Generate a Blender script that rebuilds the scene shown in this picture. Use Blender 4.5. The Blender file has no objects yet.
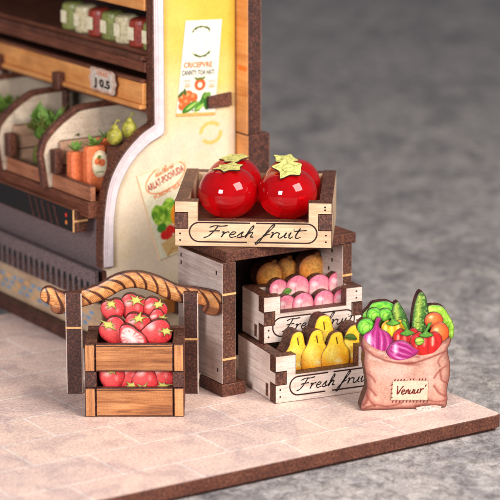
import bpy, bmesh, math, random
import numpy as np
random.seed(7)
K = 0.0002            # one modelling unit = 0.2 mm (the subject is a small laser-cut wooden kit)
scene = bpy.context.scene
COL = scene.collection
R = math.radians

# ------------------------------------------------------------------ materials
def lin(c):
    return tuple(((v/255.0)/12.92 if v/255.0 <= 0.04045 else (((v/255.0)+0.055)/1.055)**2.4) for v in c)

def new_mat(name, rough=0.5, spec=0.4):
    m = bpy.data.materials.new(name); m.use_nodes = True
    nt = m.node_tree; b = nt.nodes['Principled BSDF']
    b.inputs['Roughness'].default_value = rough
    b.inputs['Specular IOR Level'].default_value = spec
    return m, nt, b

def coords(nt, scale, loc=(0, 0, 0)):
    tc = nt.nodes.new('ShaderNodeTexCoord'); mp = nt.nodes.new('ShaderNodeMapping')
    mp.inputs['Scale'].default_value = tuple(s/K for s in scale)
    mp.inputs['Location'].default_value = loc
    nt.links.new(tc.outputs['Object'], mp.inputs['Vector'])
    return mp.outputs['Vector']

def noise(nt, vec, scale=1.0, detail=4, rough=0.6, dist=0.0):
    n = nt.nodes.new('ShaderNodeTexNoise')
    n.inputs['Scale'].default_value = scale; n.inputs['Detail'].default_value = detail
    n.inputs['Roughness'].default_value = rough; n.inputs['Distortion'].default_value = dist
    nt.links.new(vec, n.inputs['Vector']); return n.outputs['Fac']

def ramp(nt, fac, stops):
    r = nt.nodes.new('ShaderNodeValToRGB'); e = r.color_ramp.elements
    while len(e) < len(stops): e.new(0.5)
    for i, (p, c) in enumerate(stops):
        e[i].position = p; e[i].color = (*lin(c), 1)
    nt.links.new(fac, r.inputs['Fac']); return r.outputs['Color']

def mix(nt, a, b, fac, mode='MIX'):
    m = nt.nodes.new('ShaderNodeMix'); m.data_type = 'RGBA'; m.blend_type = mode
    if isinstance(fac, (int, float)): m.inputs[0].default_value = fac
    else: nt.links.new(fac, m.inputs[0])
    for s, v in ((6, a), (7, b)):
        if isinstance(v, tuple): m.inputs[s].default_value = (*lin(v), 1)
        else: nt.links.new(v, m.inputs[s])
    return m.outputs[2]

def bump(nt, b, h, strength=0.3, dist=1.0):
    bp = nt.nodes.new('ShaderNodeBump'); bp.inputs['Strength'].default_value = strength
    bp.inputs['Distance'].default_value = dist*K
    nt.links.new(h, bp.inputs['Height']); nt.links.new(bp.outputs['Normal'], b.inputs['Normal'])

def wood(name, light, mid, dark, axis='x', rough=0.55, grain=1.0, coat=0.0, contrast=0.5):
    m, nt, b = new_mat(name, rough)
    al, ac = 0.018*grain, 0.30*grain
    sc = {'x': (al, ac, ac), 'y': (ac, al, ac), 'z': (ac, ac, al)}[axis]
    v = coords(nt, sc, (3.1, 1.7, 0.4))
    n1 = noise(nt, v, 1.0, 6, 0.65, 0.6)
    c = ramp(nt, n1, [(0.25, dark), (0.45, mid), (0.70, light)])
    sp = noise(nt, coords(nt, (0.7, 0.7, 0.7)), 1.0, 3, 0.7)
    c2 = ramp(nt, sp, [(0.35, (170, 150, 140)), (0.6, (255, 255, 255))])
    big = ramp(nt, noise(nt, coords(nt, (0.03, 0.03, 0.03)), 1.0, 3, 0.5), [(0.3, (205, 195, 190)), (0.7, (255, 255, 255))])
    c = mix(nt, c, c2, contrast, 'MULTIPLY')
    c = mix(nt, c, big, 0.8, 'MULTIPLY')
    nt.links.new(c, b.inputs['Base Color'])
    b.inputs['Coat Weight'].default_value = coat; b.inputs['Coat Roughness'].default_value = 0.3
    bump(nt, b, n1, 0.35, 0.8)
    return m

def burnt(name, dark=(34, 15, 10), mid=(92, 51, 36), light=(168, 110, 80), rough=0.5):
    m, nt, b = new_mat(name, rough, 0.5)
    n = noise(nt, coords(nt, (0.42, 0.42, 0.42)), 1.0, 5, 0.8)
    c = ramp(nt, n, [(0.36, dark), (0.51, mid), (0.70, light)])
    big = ramp(nt, noise(nt, coords(nt, (0.05, 0.05, 0.05)), 1.0, 3, 0.5), [(0.3, (190, 170, 165)), (0.65, (255, 255, 255))])
    c = mix(nt, c, big, 0.9, 'MULTIPLY')
    nt.links.new(c, b.inputs['Base Color']); bump(nt, b, n, 0.5, 1.0)
    return m

def plain(name, c, rough=0.5, vary=0.12, spec=0.4, scale=0.3):
    m, nt, b = new_mat(name, rough, spec)
    d = tuple(max(0, v*(1-vary*1.6)) for v in c); l = tuple(min(255, v*(1+vary)) for v in c)
    n = noise(nt, coords(nt, (scale,)*3), 1.0, 4, 0.7)
    nt.links.new(ramp(nt, n, [(0.3, d), (0.7, l)]), b.inputs['Base Color'])
    bump(nt, b, n, 0.2, 0.4)
    return m

M = {}
M['pale_x'] = wood('pale_wood_x', (252, 234, 222), (234, 212, 198), (184, 158, 144), 'x', contrast=0.35)
M['pale_y'] = wood('pale_wood_y', (252, 234, 222), (236, 214, 200), (186, 160, 146), 'y', contrast=0.35)
M['cream_x'] = wood('cream_wood_x', (244, 214, 178), (226, 192, 154), (190, 152, 116), 'x', contrast=0.3)
M['cream_y'] = wood('cream_wood_y', (226, 196, 164), (204, 172, 140), (168, 134, 106), 'y', contrast=0.3)
M['grey_y'] = wood('grey_wood_y', (228, 208, 198), (202, 180, 170), (150, 128, 118), 'y', contrast=0.4)
M['amber_x'] = wood('amber_wood_x', (222, 158, 102), (178, 112, 64), (84, 44, 26), 'x', coat=0.15, contrast=0.45)
M['amber_end'] = wood('amber_wood_end', (236, 176, 118), (208, 142, 88), (150, 92, 54), 'z', coat=0.2, contrast=0.5)
M['brown_y'] = wood('brown_wood_y', (150, 92, 66), (116, 64, 44), (70, 34, 24), 'y', contrast=0.5)
M['brown_x'] = wood('brown_wood_x', (132, 80, 58), (98, 54, 40), (56, 28, 22), 'x', contrast=0.5)
M['burnt'] = burnt('burnt_edge')
M['burnt_red'] = burnt('burnt_red_edge', (42, 19, 13), (102, 54, 37), (156, 98, 70))
M['burnt_deep'] = burnt('charred_edge', (28, 11, 9), (74, 36, 26), (146, 86, 62))
M['char'] = plain('engraving', (52, 20, 14), 0.6, 0.2)
M['ink'] = plain('ink', (30, 18, 18), 0.5, 0.2)
M['orange_y'] = wood('orange_painted_wood', (246, 176, 106), (236, 156, 84), (212, 126, 60), 'y', coat=0.3, grain=0.7, contrast=0.25)
M['tan'] = plain('tan_band', (222, 168, 112), 0.5, 0.1)
M['trim'] = plain('white_trim_paint', (218, 202, 204), 0.32, 0.05, 0.6, 0.08)
M['grey_wall'] = plain('grey_stucco', (110, 92, 92), 0.7, 0.3, 0.3, 0.55)
M['black'] = plain('black_panel', (20, 16, 18), 0.4, 0.2)
M['red_light'] = plain('red_button', (214, 52, 36), 0.4, 0.1)
M['orange_light'] = plain('orange_button', (226, 128, 60), 0.4, 0.1)
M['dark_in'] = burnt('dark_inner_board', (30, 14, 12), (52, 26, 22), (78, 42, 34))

def vcol_mat(name, rough=0.42, coat=0.15, speck=0.22):
    m, nt, b = new_mat(name, rough, 0.4)
    a = nt.nodes.new('ShaderNodeVertexColor'); a.layer_name = 'Col'
    sp = noise(nt, coords(nt, (0.55, 0.55, 0.55)), 1.0, 3, 0.75)
    c2 = ramp(nt, sp, [(0.35, (178, 170, 166)), (0.6, (255, 255, 255))])
    nt.links.new(mix(nt, a.outputs['Color'], c2, speck*2, 'MULTIPLY'), b.inputs['Base Color'])
    b.inputs['Coat Weight'].default_value = coat; b.inputs['Coat Roughness'].default_value = 0.25
    bump(nt, b, sp, 0.2, 0.4)
    return m
M['print'] = vcol_mat('printed_wood')
M['paper'] = vcol_mat('printed_paper', 0.5, 0.0, 0.06)

# ------------------------------------------------------------------ object helpers
def link(o, parent=None):
    COL.objects.link(o)
    if parent is not None: o.parent = parent
    return o

def tag(o, label=None, cat=None, group=None, kind=None):
    if label: o['label'] = label
    if cat: o['category'] = cat
    if group: o['group'] = group
    if kind: o['kind'] = kind
    return o

def empty(name, loc=(0, 0, 0), rz=0, **kw):
    o = bpy.data.objects.new(name, None); o.empty_display_size = 0.005
    o.location = tuple(v*K for v in loc); o.rotation_euler = (0, 0, R(rz))
    link(o); return tag(o, **kw)

class MB:
    """collects shapes (in modelling units) and links them as one mesh object"""
    def __init__(s): s.v = []; s.f = []; s.mi = []; s.mats = []
    def mat(s, m):
        if m not in s.mats: s.mats.append(m)
        return s.mats.index(m)
    def add(s, vs, fs, mats):
        o = len(s.v); s.v += [tuple(v) for v in vs]
        for i, f in enumerate(fs):
            s.f.append([o+k for k in f]); s.mi.append(s.mat(mats[i] if isinstance(mats, (list, tuple)) else mats))
    def box(s, x0, x1, y0, y1, z0, z1, m, mx=None, my=None, mz=None, c=0.7):
        """chamfered box; mx/my/mz: material of the faces across that axis"""
        mx = mx or m; my = my or m; mz = mz or m
        lo = (x0, y0, z0); hi = (x1, y1, z1); c = min(c, (x1-x0)*.3, (y1-y0)*.3, (z1-z0)*.3)
        vs = []; idx = {}
        for sx in (0, 1):
            for sy in (0, 1):
                for sz in (0, 1):
                    for a in range(3):
                        p = []
                        for k, sg in enumerate((sx, sy, sz)):
                            e = (lo[k], hi[k])[sg]
                            if k != a: e += c if sg == 0 else -c
                            p.append(e)
                        idx[(sx, sy, sz, a)] = len(vs); vs.append(p)
        fs = []; ms = []
        def q(keys, mm): fs.append([idx[k] for k in keys]); ms.append(mm)
        for a, mm in ((0, mx), (1, my), (2, mz)):
            o1, o2 = [k for k in range(3) if k != a]
            for sg in (0, 1):
                ks = []
                for t1, t2 in ((0, 0), (1, 0), (1, 1), (0, 1)):
                    k = [0, 0, 0]; k[a] = sg; k[o1] = t1; k[o2] = t2; ks.append((*k, a))
                q(ks, mm)
        for a in range(3):          # edge chamfers along axis a
            o1, o2 = [k for k in range(3) if k != a]
            for t1 in (0, 1):
                for t2 in (0, 1):
                    k0 = [0, 0, 0]; k0[o1] = t1; k0[o2] = t2; k1 = list(k0); k1[a] = 1
                    q([(*k0, o1), (*k1, o1), (*k1, o2), (*k0, o2)], mz if a != 2 else mx)
        for sx in (0, 1):
            for sy in (0, 1):
                for sz in (0, 1): q([(sx, sy, sz, a) for a in range(3)], mz)
        s.add(vs, fs, ms); return s
    def plate(s, pts, d0, d1, face, edge, plane='xz', c=0.6, edge_fn=None):
        """polygon outline extruded between depth d0 (front) and d1, with a small burnt chamfer at the front"""
        pts = clean(pts)
        if area(pts) < 0: pts = pts[::-1]
        inn = inset(pts, c); n = len(pts)
        sg = 1 if d1 > d0 else -1
        def P(a, b, d): return (a, d, b) if plane == 'xz' else ((d, a, b) if plane == 'yz' else (a, b, d))
        vs = [P(a, b, d0) for a, b in inn] + [P(a, b, d0+sg*c) for a, b in pts] + [P(a, b, d1) for a, b in pts]
        fs = [list(range(n)), list(range(3*n-1, 2*n-1, -1))]; ms = [face, face]
        for i in range(n):
            j = (i+1) % n
            fs.append([i, n+i, n+j, j]); ms.append(edge)
            fs.append([n+i, 2*n+i, 2*n+j, n+j]); ms.append(edge)
        s.add(vs, fs, ms); return s
    def ribbon(s, pts, w, m, plane='xz', d=0.0, close=False):
        n = len(pts); P = np.array(pts, float); W = w if hasattr(w, '__len__') else [w]*n
        vs = []; fs = []
        for i in range(n):
            a = P[(i-1) % n] if (close or i > 0) else P[i]; b = P[(i+1) % n] if (close or i < n-1) else P[i]
            t = b-a; t /= (np.linalg.norm(t)+1e-9); nn = np.array((-t[1], t[0]))*W[i]*0.5
            for q in (P[i]+nn, P[i]-nn):
                vs.append((q[0], d, q[1]) if plane == 'xz' else ((d, q[0], q[1]) if plane == 'yz' else (q[0], q[1], d)))
        for i in range(n if close else n-1):
            j = (i+1) % n; fs.append([2*i, 2*i+1, 2*j+1, 2*j])
        s.add(vs, fs, m); return s
    def disc(s, cx, cz, r, d, m, plane='xz', n=14, t=0.5):
        pts = [(cx+r*math.cos(2*math.pi*i/n), cz+r*math.sin(2*math.pi*i/n)) for i in range(n)]
        s.plate(pts, d, d+t if plane != 'yz' else d+t, m, m, plane, c=0.05); return s
    def build(s, name, parent=None, smooth=False):
        me = bpy.data.meshes.new(name)
        me.from_pydata([tuple(c*K for c in v) for v in s.v], [], s.f)
        for m in s.mats: me.materials.append(M[m] if isinstance(m, str) else m)
        me.polygons.foreach_set('material_index', s.mi)
        bm = bmesh.new(); bm.from_mesh(me)
        bmesh.ops.recalc_face_normals(bm, faces=bm.faces); bm.to_mesh(me); bm.free()
        if smooth: me.polygons.foreach_set('use_smooth', [True]*len(me.polygons))
        me.update()
        return link(bpy.data.objects.new(name, me), parent)

def area(p): return 0.5*sum(p[i][0]*p[(i+1) % len(p)][1]-p[(i+1) % len(p)][0]*p[i][1] for i in range(len(p)))
def clean(p):
    o = []
    for q in p:
        if not o or math.dist(q, o[-1]) > 0.05: o.append(tuple(q))
    if math.dist(o[0], o[-1]) < 0.05: o.pop()
    return o
def inset(p, c):
    n = len(p); out = []
    for i in range(n):
        a = np.array(p[i-1]); b = np.array(p[i]); d = np.array(p[(i+1) % n])
        e1 = (b-a)/np.linalg.norm(b-a); e2 = (d-b)/np.linalg.norm(d-b)
        n1 = np.array((-e1[1], e1[0])); n2 = np.array((-e2[1], e2[0]))
        m = n1+n2; k = max(0.5, m@m/2.0)
        out.append(tuple(b+m*c/k))
    return out

def spline(pts, n=8, close=False):
    P = [np.array(p, float) for p in pts]; out = []; N = len(P)
    for i in range(N if close else N-1):
        g = (lambda k: P[k % N]) if close else (lambda k: P[min(max(k, 0), N-1)])
        p0, p1, p2, p3 = g(i-1), g(i), g(i+1), g(i+2)
        for k in range(n):
            t = k/n
            out.append(tuple(0.5*((2*p1)+(p2-p0)*t+(2*p0-5*p1+4*p2-p3)*t*t+(3*p1-p0-3*p2+p3)*t**3)))
    if not close: out.append(tuple(P[-1]))
    return out

# ------------------------------------------------------------------ handwriting and lettering
GL = {
 'F': ([[(0.0, 1.75), (0.5, 2.05), (1.1, 1.98), (1.75, 2.12)], [(0.8, 2.0), (0.62, 1.1), (0.25, 0.15), (-0.15, -0.1)], [(0.15, 1.02), (0.7, 1.12), (1.2, 1.15)]], 1.45),
 'r': ([[(0, 0.9), (0.2, 0.95), (0.15, 0.0), (0.3, 0.7), (0.6, 1.0), (0.75, 0.8)]], 0.85),
 'e': ([[(0.0, 0.45), (0.45, 0.6), (0.5, 0.95), (0.2, 0.95), (0.05, 0.4), (0.3, 0.0), (0.75, 0.2)]], 0.8),
 's': ([[(0.0, 0.2), (0.45, 1.05), (0.4, 0.6), (0.5, 0.2), (0.25, 0.0), (0.05, 0.12)], [(0.3, 0.0), (0.8, 0.25)]], 0.8),
 'h': ([[(0.0, 0.2), (0.45, 1.5), (0.45, 2.15), (0.25, 1.7), (0.1, 0.0), (0.25, 0.6), (0.55, 1.0), (0.65, 0.7), (0.6, 0.1), (0.9, 0.15)]], 1.0),
 'f': ([[(0.0, 0.3), (0.5, 1.3), (0.75, 2.3), (0.5, 2.2), (0.25, 1.0), (-0.1, -0.9), (-0.35, -1.1), (-0.2, -0.4), (0.3, 0.5), (0.7, 0.7)]], 0.75),
 'u': ([[(0.0, 0.95), (0.0, 0.25), (0.25, 0.0), (0.55, 0.5), (0.65, 1.0), (0.62, 0.2), (0.9, 0.1)]], 0.95),
 'i': ([[(0.0, 0.5), (0.15, 1.0), (0.12, 0.2), (0.3, 0.0), (0.5, 0.3)], [(0.3, 1.45), (0.36, 1.55)]], 0.5),
 't': ([[(0.2, 0.5), (0.4, 1.8), (0.3, 0.9), (0.3, 0.15), (0.5, 0.0), (0.8, 0.2)], [(-0.1, 1.2), (0.5, 1.35), (1.1, 1.45)]], 0.9),
 'V': ([[(0.0, 1.9), (0.2, 1.6), (0.45, 0.1), (0.9, 1.2), (1.3, 1.9)]], 1.15),
 'n': ([[(0, 0.9), (0.12, 0.6), (0.1, 0.05), (0.3, 0.8), (0.5, 0.95), (0.58, 0.2), (0.85, 0.1)]], 0.85),
 'm': ([[(0, 0.8), (0.1, 0.1), (0.25, 0.75), (0.38, 0.2), (0.5, 0.75), (0.62, 0.3), (0.9, 0.3)]], 0.8),
 'o': ([[(0.4, 0.9), (0.05, 0.7), (0.1, 0.1), (0.5, 0.1), (0.55, 0.7), (0.35, 0.9), (0.8, 0.8)]], 0.8),
 "'": ([[(0.2, 1.9), (0.15, 1.4)]], 0.3), ' ': ([], 0.75)}
def handwriting(mb, text, x0, z0, width, h, m, plane='xz', d=0.0, sl=0.25, rise=0.0, pen=1.0, flip=1):
    tot = sum(GL[c][1] for c in text); sx = width/tot; x = 0
    for c in text:
        strokes, adv = GL[c]
        for st in strokes:
            p = spline(st, 6); n = len(p)
            q = []
            for a, b in p:
                gx = (x+a+b*sl)*sx; q.append((x0+flip*gx, z0+b*h+rise*gx))
            w = [pen*(0.75+0.45*abs(math.sin(i*0.5+x)))*(0.6 if i in (0, n-1) else 1) for i in range(n)]
            mb.ribbon(q, w, m, plane, d)
        x += adv

def print_text(mb, body, m, origin, size, right=(1, 0), plane='xz', d=0.0, width=None, bold=0.02, flip=1):
    cu = bpy.data.curves.new('tmp_text', 'FONT'); cu.body = body; cu.size = 1.0; cu.offset = bold; cu.resolution_u = 2
    ob = bpy.data.objects.new('tmp_text', cu); COL.objects.link(ob)
    dg = bpy.context.evaluated_depsgraph_get(); me = bpy.data.meshes.new_from_object(ob.evaluated_get(dg))
    xs = [v.co.x for v in me.vertices]; x0 = min(xs); w = max(xs)-x0
    sx = (width/w) if width else size
    up = (-right[1], right[0]); vs = []
    for v in me.vertices:
        a = (v.co.x-x0)*sx; b = v.co.y*size
        px = origin[0]+flip*(a*right[0]+b*up[0]); pz = origin[1]+a*right[1]+b*up[1]
        vs.append((px, d, pz) if plane == 'xz' else (d, px, pz))
    mb.add(vs, [list(p.vertices) for p in me.polygons], m)
    bpy.data.objects.remove(ob); bpy.data.curves.remove(cu); bpy.data.meshes.remove(me)

# ------------------------------------------------------------------ printed art (drawn with distance fields into vertex colours)
def sd_poly(px, py, pts):
    V = np.array(pts, float); W = np.roll(V, 1, 0)
    d = np.full(px.shape, 1e18); s = np.ones(px.shape)
    for (vx, vy), (wx, wy) in zip(V, W):
        ex, ey = wx-vx, wy-vy; ax, ay = px-vx, py-vy
        t = np.clip((ax*ex+ay*ey)/(ex*ex+ey*ey+1e-12), 0, 1)
        bx, by = ax-ex*t, ay-ey*t; d = np.minimum(d, bx*bx+by*by)
        c1 = py >= vy; c2 = py < wy; c3 = ex*ay > ey*ax
        fl = (c1 & c2 & c3) | (~c1 & ~c2 & ~c3); s = np.where(fl, -s, s)
    return s*np.sqrt(d)
def sd_ell(px, py, cx, cy, rx, ry, rot=0.0):
    c, s = math.cos(R(rot)), math.sin(R(rot)); x = (px-cx)*c+(py-cy)*s; y = -(px-cx)*s+(py-cy)*c
    k = np.sqrt((x/rx)**2+(y/ry)**2)+1e-9; k2 = np.sqrt((x/rx**2)**2+(y/ry**2)**2)+1e-9
    return k*(k-1)/k2
def sd_line(px, py, pts):
    d = np.full(px.shape, 1e9)
    for (x0, y0), (x1, y1) in zip(pts[:-1], pts[1:]):
        ex, ey = x1-x0, y1-y0; t = np.clip(((px-x0)*ex+(py-y0)*ey)/(ex*ex+ey*ey+1e-9), 0, 1)
        d = np.minimum(d, np.hypot(px-x0-ex*t, py-y0-ey*t))
    return d
def vnoise(x, y, s, seed=0):
    x = x/s+seed*17.3; y = y/s+seed*9.1; xi = np.floor(x); yi = np.floor(y); fx = x-xi; fy = y-yi
    fx = fx*fx*(3-2*fx); fy = fy*fy*(3-2*fy)
    def hsh(a, b): return np.modf(np.abs(np.sin(a*127.1+b*311.7+seed)*43758.5453))[0]
    return ((hsh(xi, yi)*(1-fx)+hsh(xi+1, yi)*fx)*(1-fy)+(hsh(xi, yi+1)*(1-fx)+hsh(xi+1, yi+1)*fx)*fy)
class Art:
    def __init__(s, x, y, base): s.x, s.y = x, y; s.c = np.ones(x.shape+(3,))*np.array(base, float)
    def over(s, a, col):
        a = np.clip(a, 0, 1)[..., None]; s.c = s.c*(1-a)+np.array(col, float)*a; return s
    def fill(s, sd, col, soft=0.8, k=1.0): return s.over(k*np.clip(0.5-sd/soft, 0, 1), col)
    def line(s, sd, w, col, k=1.0, soft=0.6): return s.over(k*np.clip(0.5-(sd-w/2)/soft, 0, 1), col)
    def glow(s, cx, cy, rx, ry, col, k=1.0, rot=0):
        d = sd_ell(s.x, s.y, cx, cy, rx, ry, rot); return s.over(k*np.clip(-d/min(rx, ry), 0, 1)**0.8, col)
    def mott(s, sc, lo, hi, seed=0):
        n = vnoise(s.x, s.y, sc, seed)[..., None]; s.c = s.c*(lo+(hi-lo)*n); return s

def painted(name, sdf, art, bb, d0=0.0, t=5.0, parent=None, h=0.5, dome=0.0, domew=8.0, mat='print', edge='burnt', tf=None, rim=0.5):
    """wooden cut-out: flat (or slightly domed) face with printed art, burnt cut edge, real thickness"""
    x0, x1, y0, y1 = bb; nx = int((x1-x0)/h)+1; ny = int((y1-y0)/h)+1
    X, Y = np.meshgrid(np.linspace(x0, x0+(nx-1)*h, nx), np.linspace(y0, y0+(ny-1)*h, ny))
    S = sdf(X, Y)
    Sc = 0.25*(S[:-1, :-1]+S[1:, :-1]+S[:-1, 1:]+S[1:, 1:]); keep = Sc < 0
    e = 0.05; gx = (sdf(X+e, Y)-S)/e; gy = (sdf(X, Y+e)-S)/e; gl = np.hypot(gx, gy)+1e-6
    near = (S > -0.45*h); mv = np.where(near, np.clip(S, -h, 1.2*h), 0)/gl**2
    XX = X-mv*gx; YY = Y-mv*gy
    a = art(XX, YY)
    if rim: a.over(np.clip(1-(-S)/rim, 0, 1)*0.75, (60, 26, 20))
    C = a.c
    D = d0-dome*(1-np.exp(-np.clip(-S, 0, None)/domew*2.0)) if dome else np.full(X.shape, float(d0))
    used = np.zeros(X.shape, bool)
    used[:-1, :-1] |= keep; used[1:, :-1] |= keep; used[:-1, 1:] |= keep; used[1:, 1:] |= keep
    idx = -np.ones(X.shape, int); idx[used] = np.arange(used.sum()); n = int(used.sum())
    f = np.stack([XX[used], D[used], YY[used]], 1); bk = np.stack([XX[used], np.full(n, d0+t), YY[used]], 1)
    q = np.stack([idx[:-1, :-1][keep], idx[:-1, 1:][keep], idx[1:, 1:][keep], idx[1:, :-1][keep]], 1)
    ed = {}
    for qq in q:
        for k in range(4):
            a1, b1 = int(qq[k]), int(qq[(k+1) % 4])
            if (b1, a1) in ed: del ed[(b1, a1)]
            else: ed[(a1, b1)] = 1
    walls = [[b1, a1, a1+n, b1+n] for a1, b1 in ed]
    V = np.concatenate([f, bk])
    if tf is not None: V = tf(V)
    faces = q.tolist()+[[v+n for v in r[::-1]] for r in q.tolist()]+walls
    me = bpy.data.meshes.new(name); me.from_pydata((V*K).tolist(), [], faces)
    me.materials.append(M[mat]); me.materials.append(M[edge])
    me.polygons.foreach_set('material_index', [0]*len(q)+[1]*(len(q)+len(walls)))
    at = me.color_attributes.new('Col', 'FLOAT_COLOR', 'POINT')
    cc = C[used]/255.0; cc = np.where(cc <= 0.04045, cc/12.92, ((cc+0.055)/1.055)**2.4)
    cc = np.concatenate([np.concatenate([cc, cc]), np.ones((2*n, 1))], 1)
    at.data.foreach_set('color', cc.astype(np.float32).ravel())
    me.polygons.foreach_set('use_smooth', [True]*len(q)+[False]*(len(q)+len(walls)))
    me.update()
    return link(bpy.data.objects.new(name, me), parent)

def place(o, loc, rz=0, rx=0, ry=0):
    o.location = tuple(v*K for v in loc); o.rotation_euler = (R(rx), R(ry), R(rz)); return o

class Frame:
    """local frame of a crate: a along its front, v into its depth, z up"""
    def __init__(s, o, yaw): s.o = o; s.yaw = yaw
    def __call__(s, a, v, z=0):
        c, d = math.cos(R(s.yaw)), math.sin(R(s.yaw))
        return (s.o[0]+a*c-v*d, s.o[1]+a*d+v*c, s.o[2]+z)
M['calyx_paper'] = plain('yellow_green_paper', (204, 198, 118), 0.5, 0.18, 0.3, 0.25)
M['ink_green'] = plain('green_ink', (120, 132, 50), 0.6, 0.1)
M['stitch_ink'] = plain('brown_ink', (110, 30, 22), 0.6, 0.1)
M['glue'] = plain('dry_glue', (206, 176, 164), 0.25, 0.3, 0.6, 0.5)
M['trim_line'] = plain('trim_print', (186, 158, 166), 0.5, 0.1)
M['orange_dark'] = plain('dark_orange_paint', (224, 112, 40), 0.4, .08)
M['div_face'] = wood('divider_wood', (240, 220, 194), (226, 206, 182), (196, 176, 156), 'x', contrast=.5)
M['blue_ink'] = plain('blue_print', (122, 150, 176), 0.5, .2)
M['orange_x'] = wood('orange_wood_x', (232, 150, 66), (216, 128, 48), (176, 92, 34), 'x', coat=.2, contrast=.3)
M['red_ink'] = plain('red_print', (176, 44, 30), .5, .15)
M['orange_ink'] = plain('orange_print', (214, 112, 46), .5, .15)
M['plaque'] = plain('plaque_paint', (214, 194, 178), .5, .12)
M['brown_l'] = wood('light_brown_wood_y', (206, 140, 104), (176, 112, 80), (124, 72, 50), 'y', contrast=.5)
M['tray_side'] = wood('tray_side_wood', (218, 178, 148), (196, 154, 126), (160, 118, 94), 'x', contrast=.5)
M['pack'] = plain('orange_pack_paper', (232, 118, 70), .45, .12)
M['pack_label'] = plain('cream_label_paper', (238, 222, 186), .5, .08)
M['leafy'] = plain('printed_leaf', (96, 128, 52), .5, .3, .3, .4)
M['leafy2'] = plain('yellow_green_skin', (150, 142, 56), .4, .25, .3, .2)
M['olive'] = plain('olive_leaf', (104, 108, 48), .5, .35, .3, .3)
M['tin_green'] = plain('olive_glaze', (134, 136, 74), .35, .2)
M['tin_red'] = plain('dull_red_glaze', (150, 56, 40), .35, .2)
M['tin_cream'] = plain('cream_glaze', (206, 190, 150), .35, .15)
# ------------------------------------------------------------------ crates
def pill(mb, a0, a1, z0, z1, m='char', d=-0.15, w=1.5, gap=3.0, plane='xz'):
    r = (z1-z0)/2; cz = (z0+z1)/2; mid = (a0+a1)/2
    def arc(cx, s): return [(cx+s*r*math.sin(t), cz+r*math.cos(t)) for t in np.linspace(0, math.pi, 12)]
    left = [(mid-gap, z1)]+[(a0+r*1.3, z1)]+arc(a0+r, -1)+[(a0+r*1.6, z0), (mid-gap*2, z0)]
    right = [(mid+gap, z1)]+arc(a1-r, 1)+[(mid+gap*0.5, z0)]
    mb.ribbon(left, w, m, plane, d); mb.ribbon(right, w, m, plane, d)

def fruit_crate(name, label, fr, W, Dp, H, dip, fx, fy, pw, n0, n1, ts=12, tf=12, text=None, pil=None, group=None, back=None, holes=True, floor=7.0, writing='Fresh fruit'):
    root = empty(name, fr.o, fr.yaw, label=label, cat='crate', group=group)
    mb = MB()
    g = 0.25
    mb.plate([(0, 0), (W, 0), (W, n0), (W-ts-g, n0), (W-ts-g, n1), (W, n1), (W, H), (W-pw, H), (W-pw, dip), (pw, dip), (pw, H), (0, H), (0, n1), (ts+g, n1), (ts+g, n0), (0, n0)],
             0, tf, fx, 'burnt')
    fb = mb.build('front_board', root)
    for sgn in (0, 1):
        mb = MB(); x0, x1 = (0, ts) if sgn == 0 else (W, W-ts)
        y1 = Dp; Hb = back or H
        mb.plate([(tf+g, 0), (y1, 0), (y1, Hb), (tf+g, H), (tf+g, n1-g), (-0.7, n1-g), (-0.7, n0+g), (tf+g, n0+g)], x0, x1, fy, 'burnt', 'yz')
        if sgn == 0:
            for (yy, zz) in ((Dp*0.42, n0-4), (Dp*0.42, n1+2)):
                pass
            mb.box(-0.25, 0.6, tf+5, tf+11, 3, n0-3, 'burnt', c=0.1)
        mb.build('side_board', root)
    mb = MB(); mb.plate([(ts, 0.2), (W-ts, 0.2), (W-ts, (back or H)-0.6), (ts, (back or H)-0.6)], Dp-tf, Dp-0.4, fx, 'burnt'); mb.build('back_board', root)
    mb = MB(); mb.box(ts, W-ts, tf, Dp-tf, floor-6, floor, 'brown_x'); mb.build('bottom_board', root)
    if holes:
        for cx, cz in [(cx, cz) for cx in (5.5, W-6) for cz in (n0*0.35, n0*0.72)]+[(W-7, n1+4.5), (W-7, H-4.5)]:
            mb = MB(); mb.disc(cx, cz, 1.0, -0.12, 'char', t=0.3); mb.build('nail', root)
    if text:
        mb = MB()
        if pil: pill(mb, *pil)
        mb.build('engraved_border', fb)
        mb = MB(); handwriting(mb, writing, *text, 'ink', d=-0.2, pen=1.1); mb.build('lettering', fb)
    return root

FA = Frame((25.5, -20, 0), 24.3); FB = Frame((14, 24, 50.0), 24); FD = Frame((-76.2, 31, 151.4), -3.8); FS = Frame((-163, -63, 0.0), 0.3)
crate_pears = fruit_crate('fruit_crate', 'pale wooden crate of yellow pears standing on the tiles, lettered Fresh fruit', FA, 116, 92, 49.6, 29, 'pale_x', 'pale_y', 23, 19.5, 33, group='pale fruit crates',
    text=(25, 11.5, 82, 5.6), pil=(16, 108, 6.5, 26))
crate_peaches = fruit_crate('fruit_crate', 'pale wooden crate of pink peaches stacked above the pear crate', FB, 112, 54, 49.0, 31, 'pale_x', 'pale_y', 19, 19, 33, group='pale fruit crates',
    text=(22, 11.5, 80, 5.8), pil=(10, 103, 6, 26))
crate_beads = fruit_crate('fruit_crate', 'open wooden crate holding four shiny red balls on top of the rack', FD, 159, 134, 47, 27, 'cream_x', 'cream_y', 24, 18.5, 35, ts=13, group='pale fruit crates', back=52, floor=19.5,
    text=(31, 10, 97, 5.8), pil=(15, 144, 5, 25))

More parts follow.
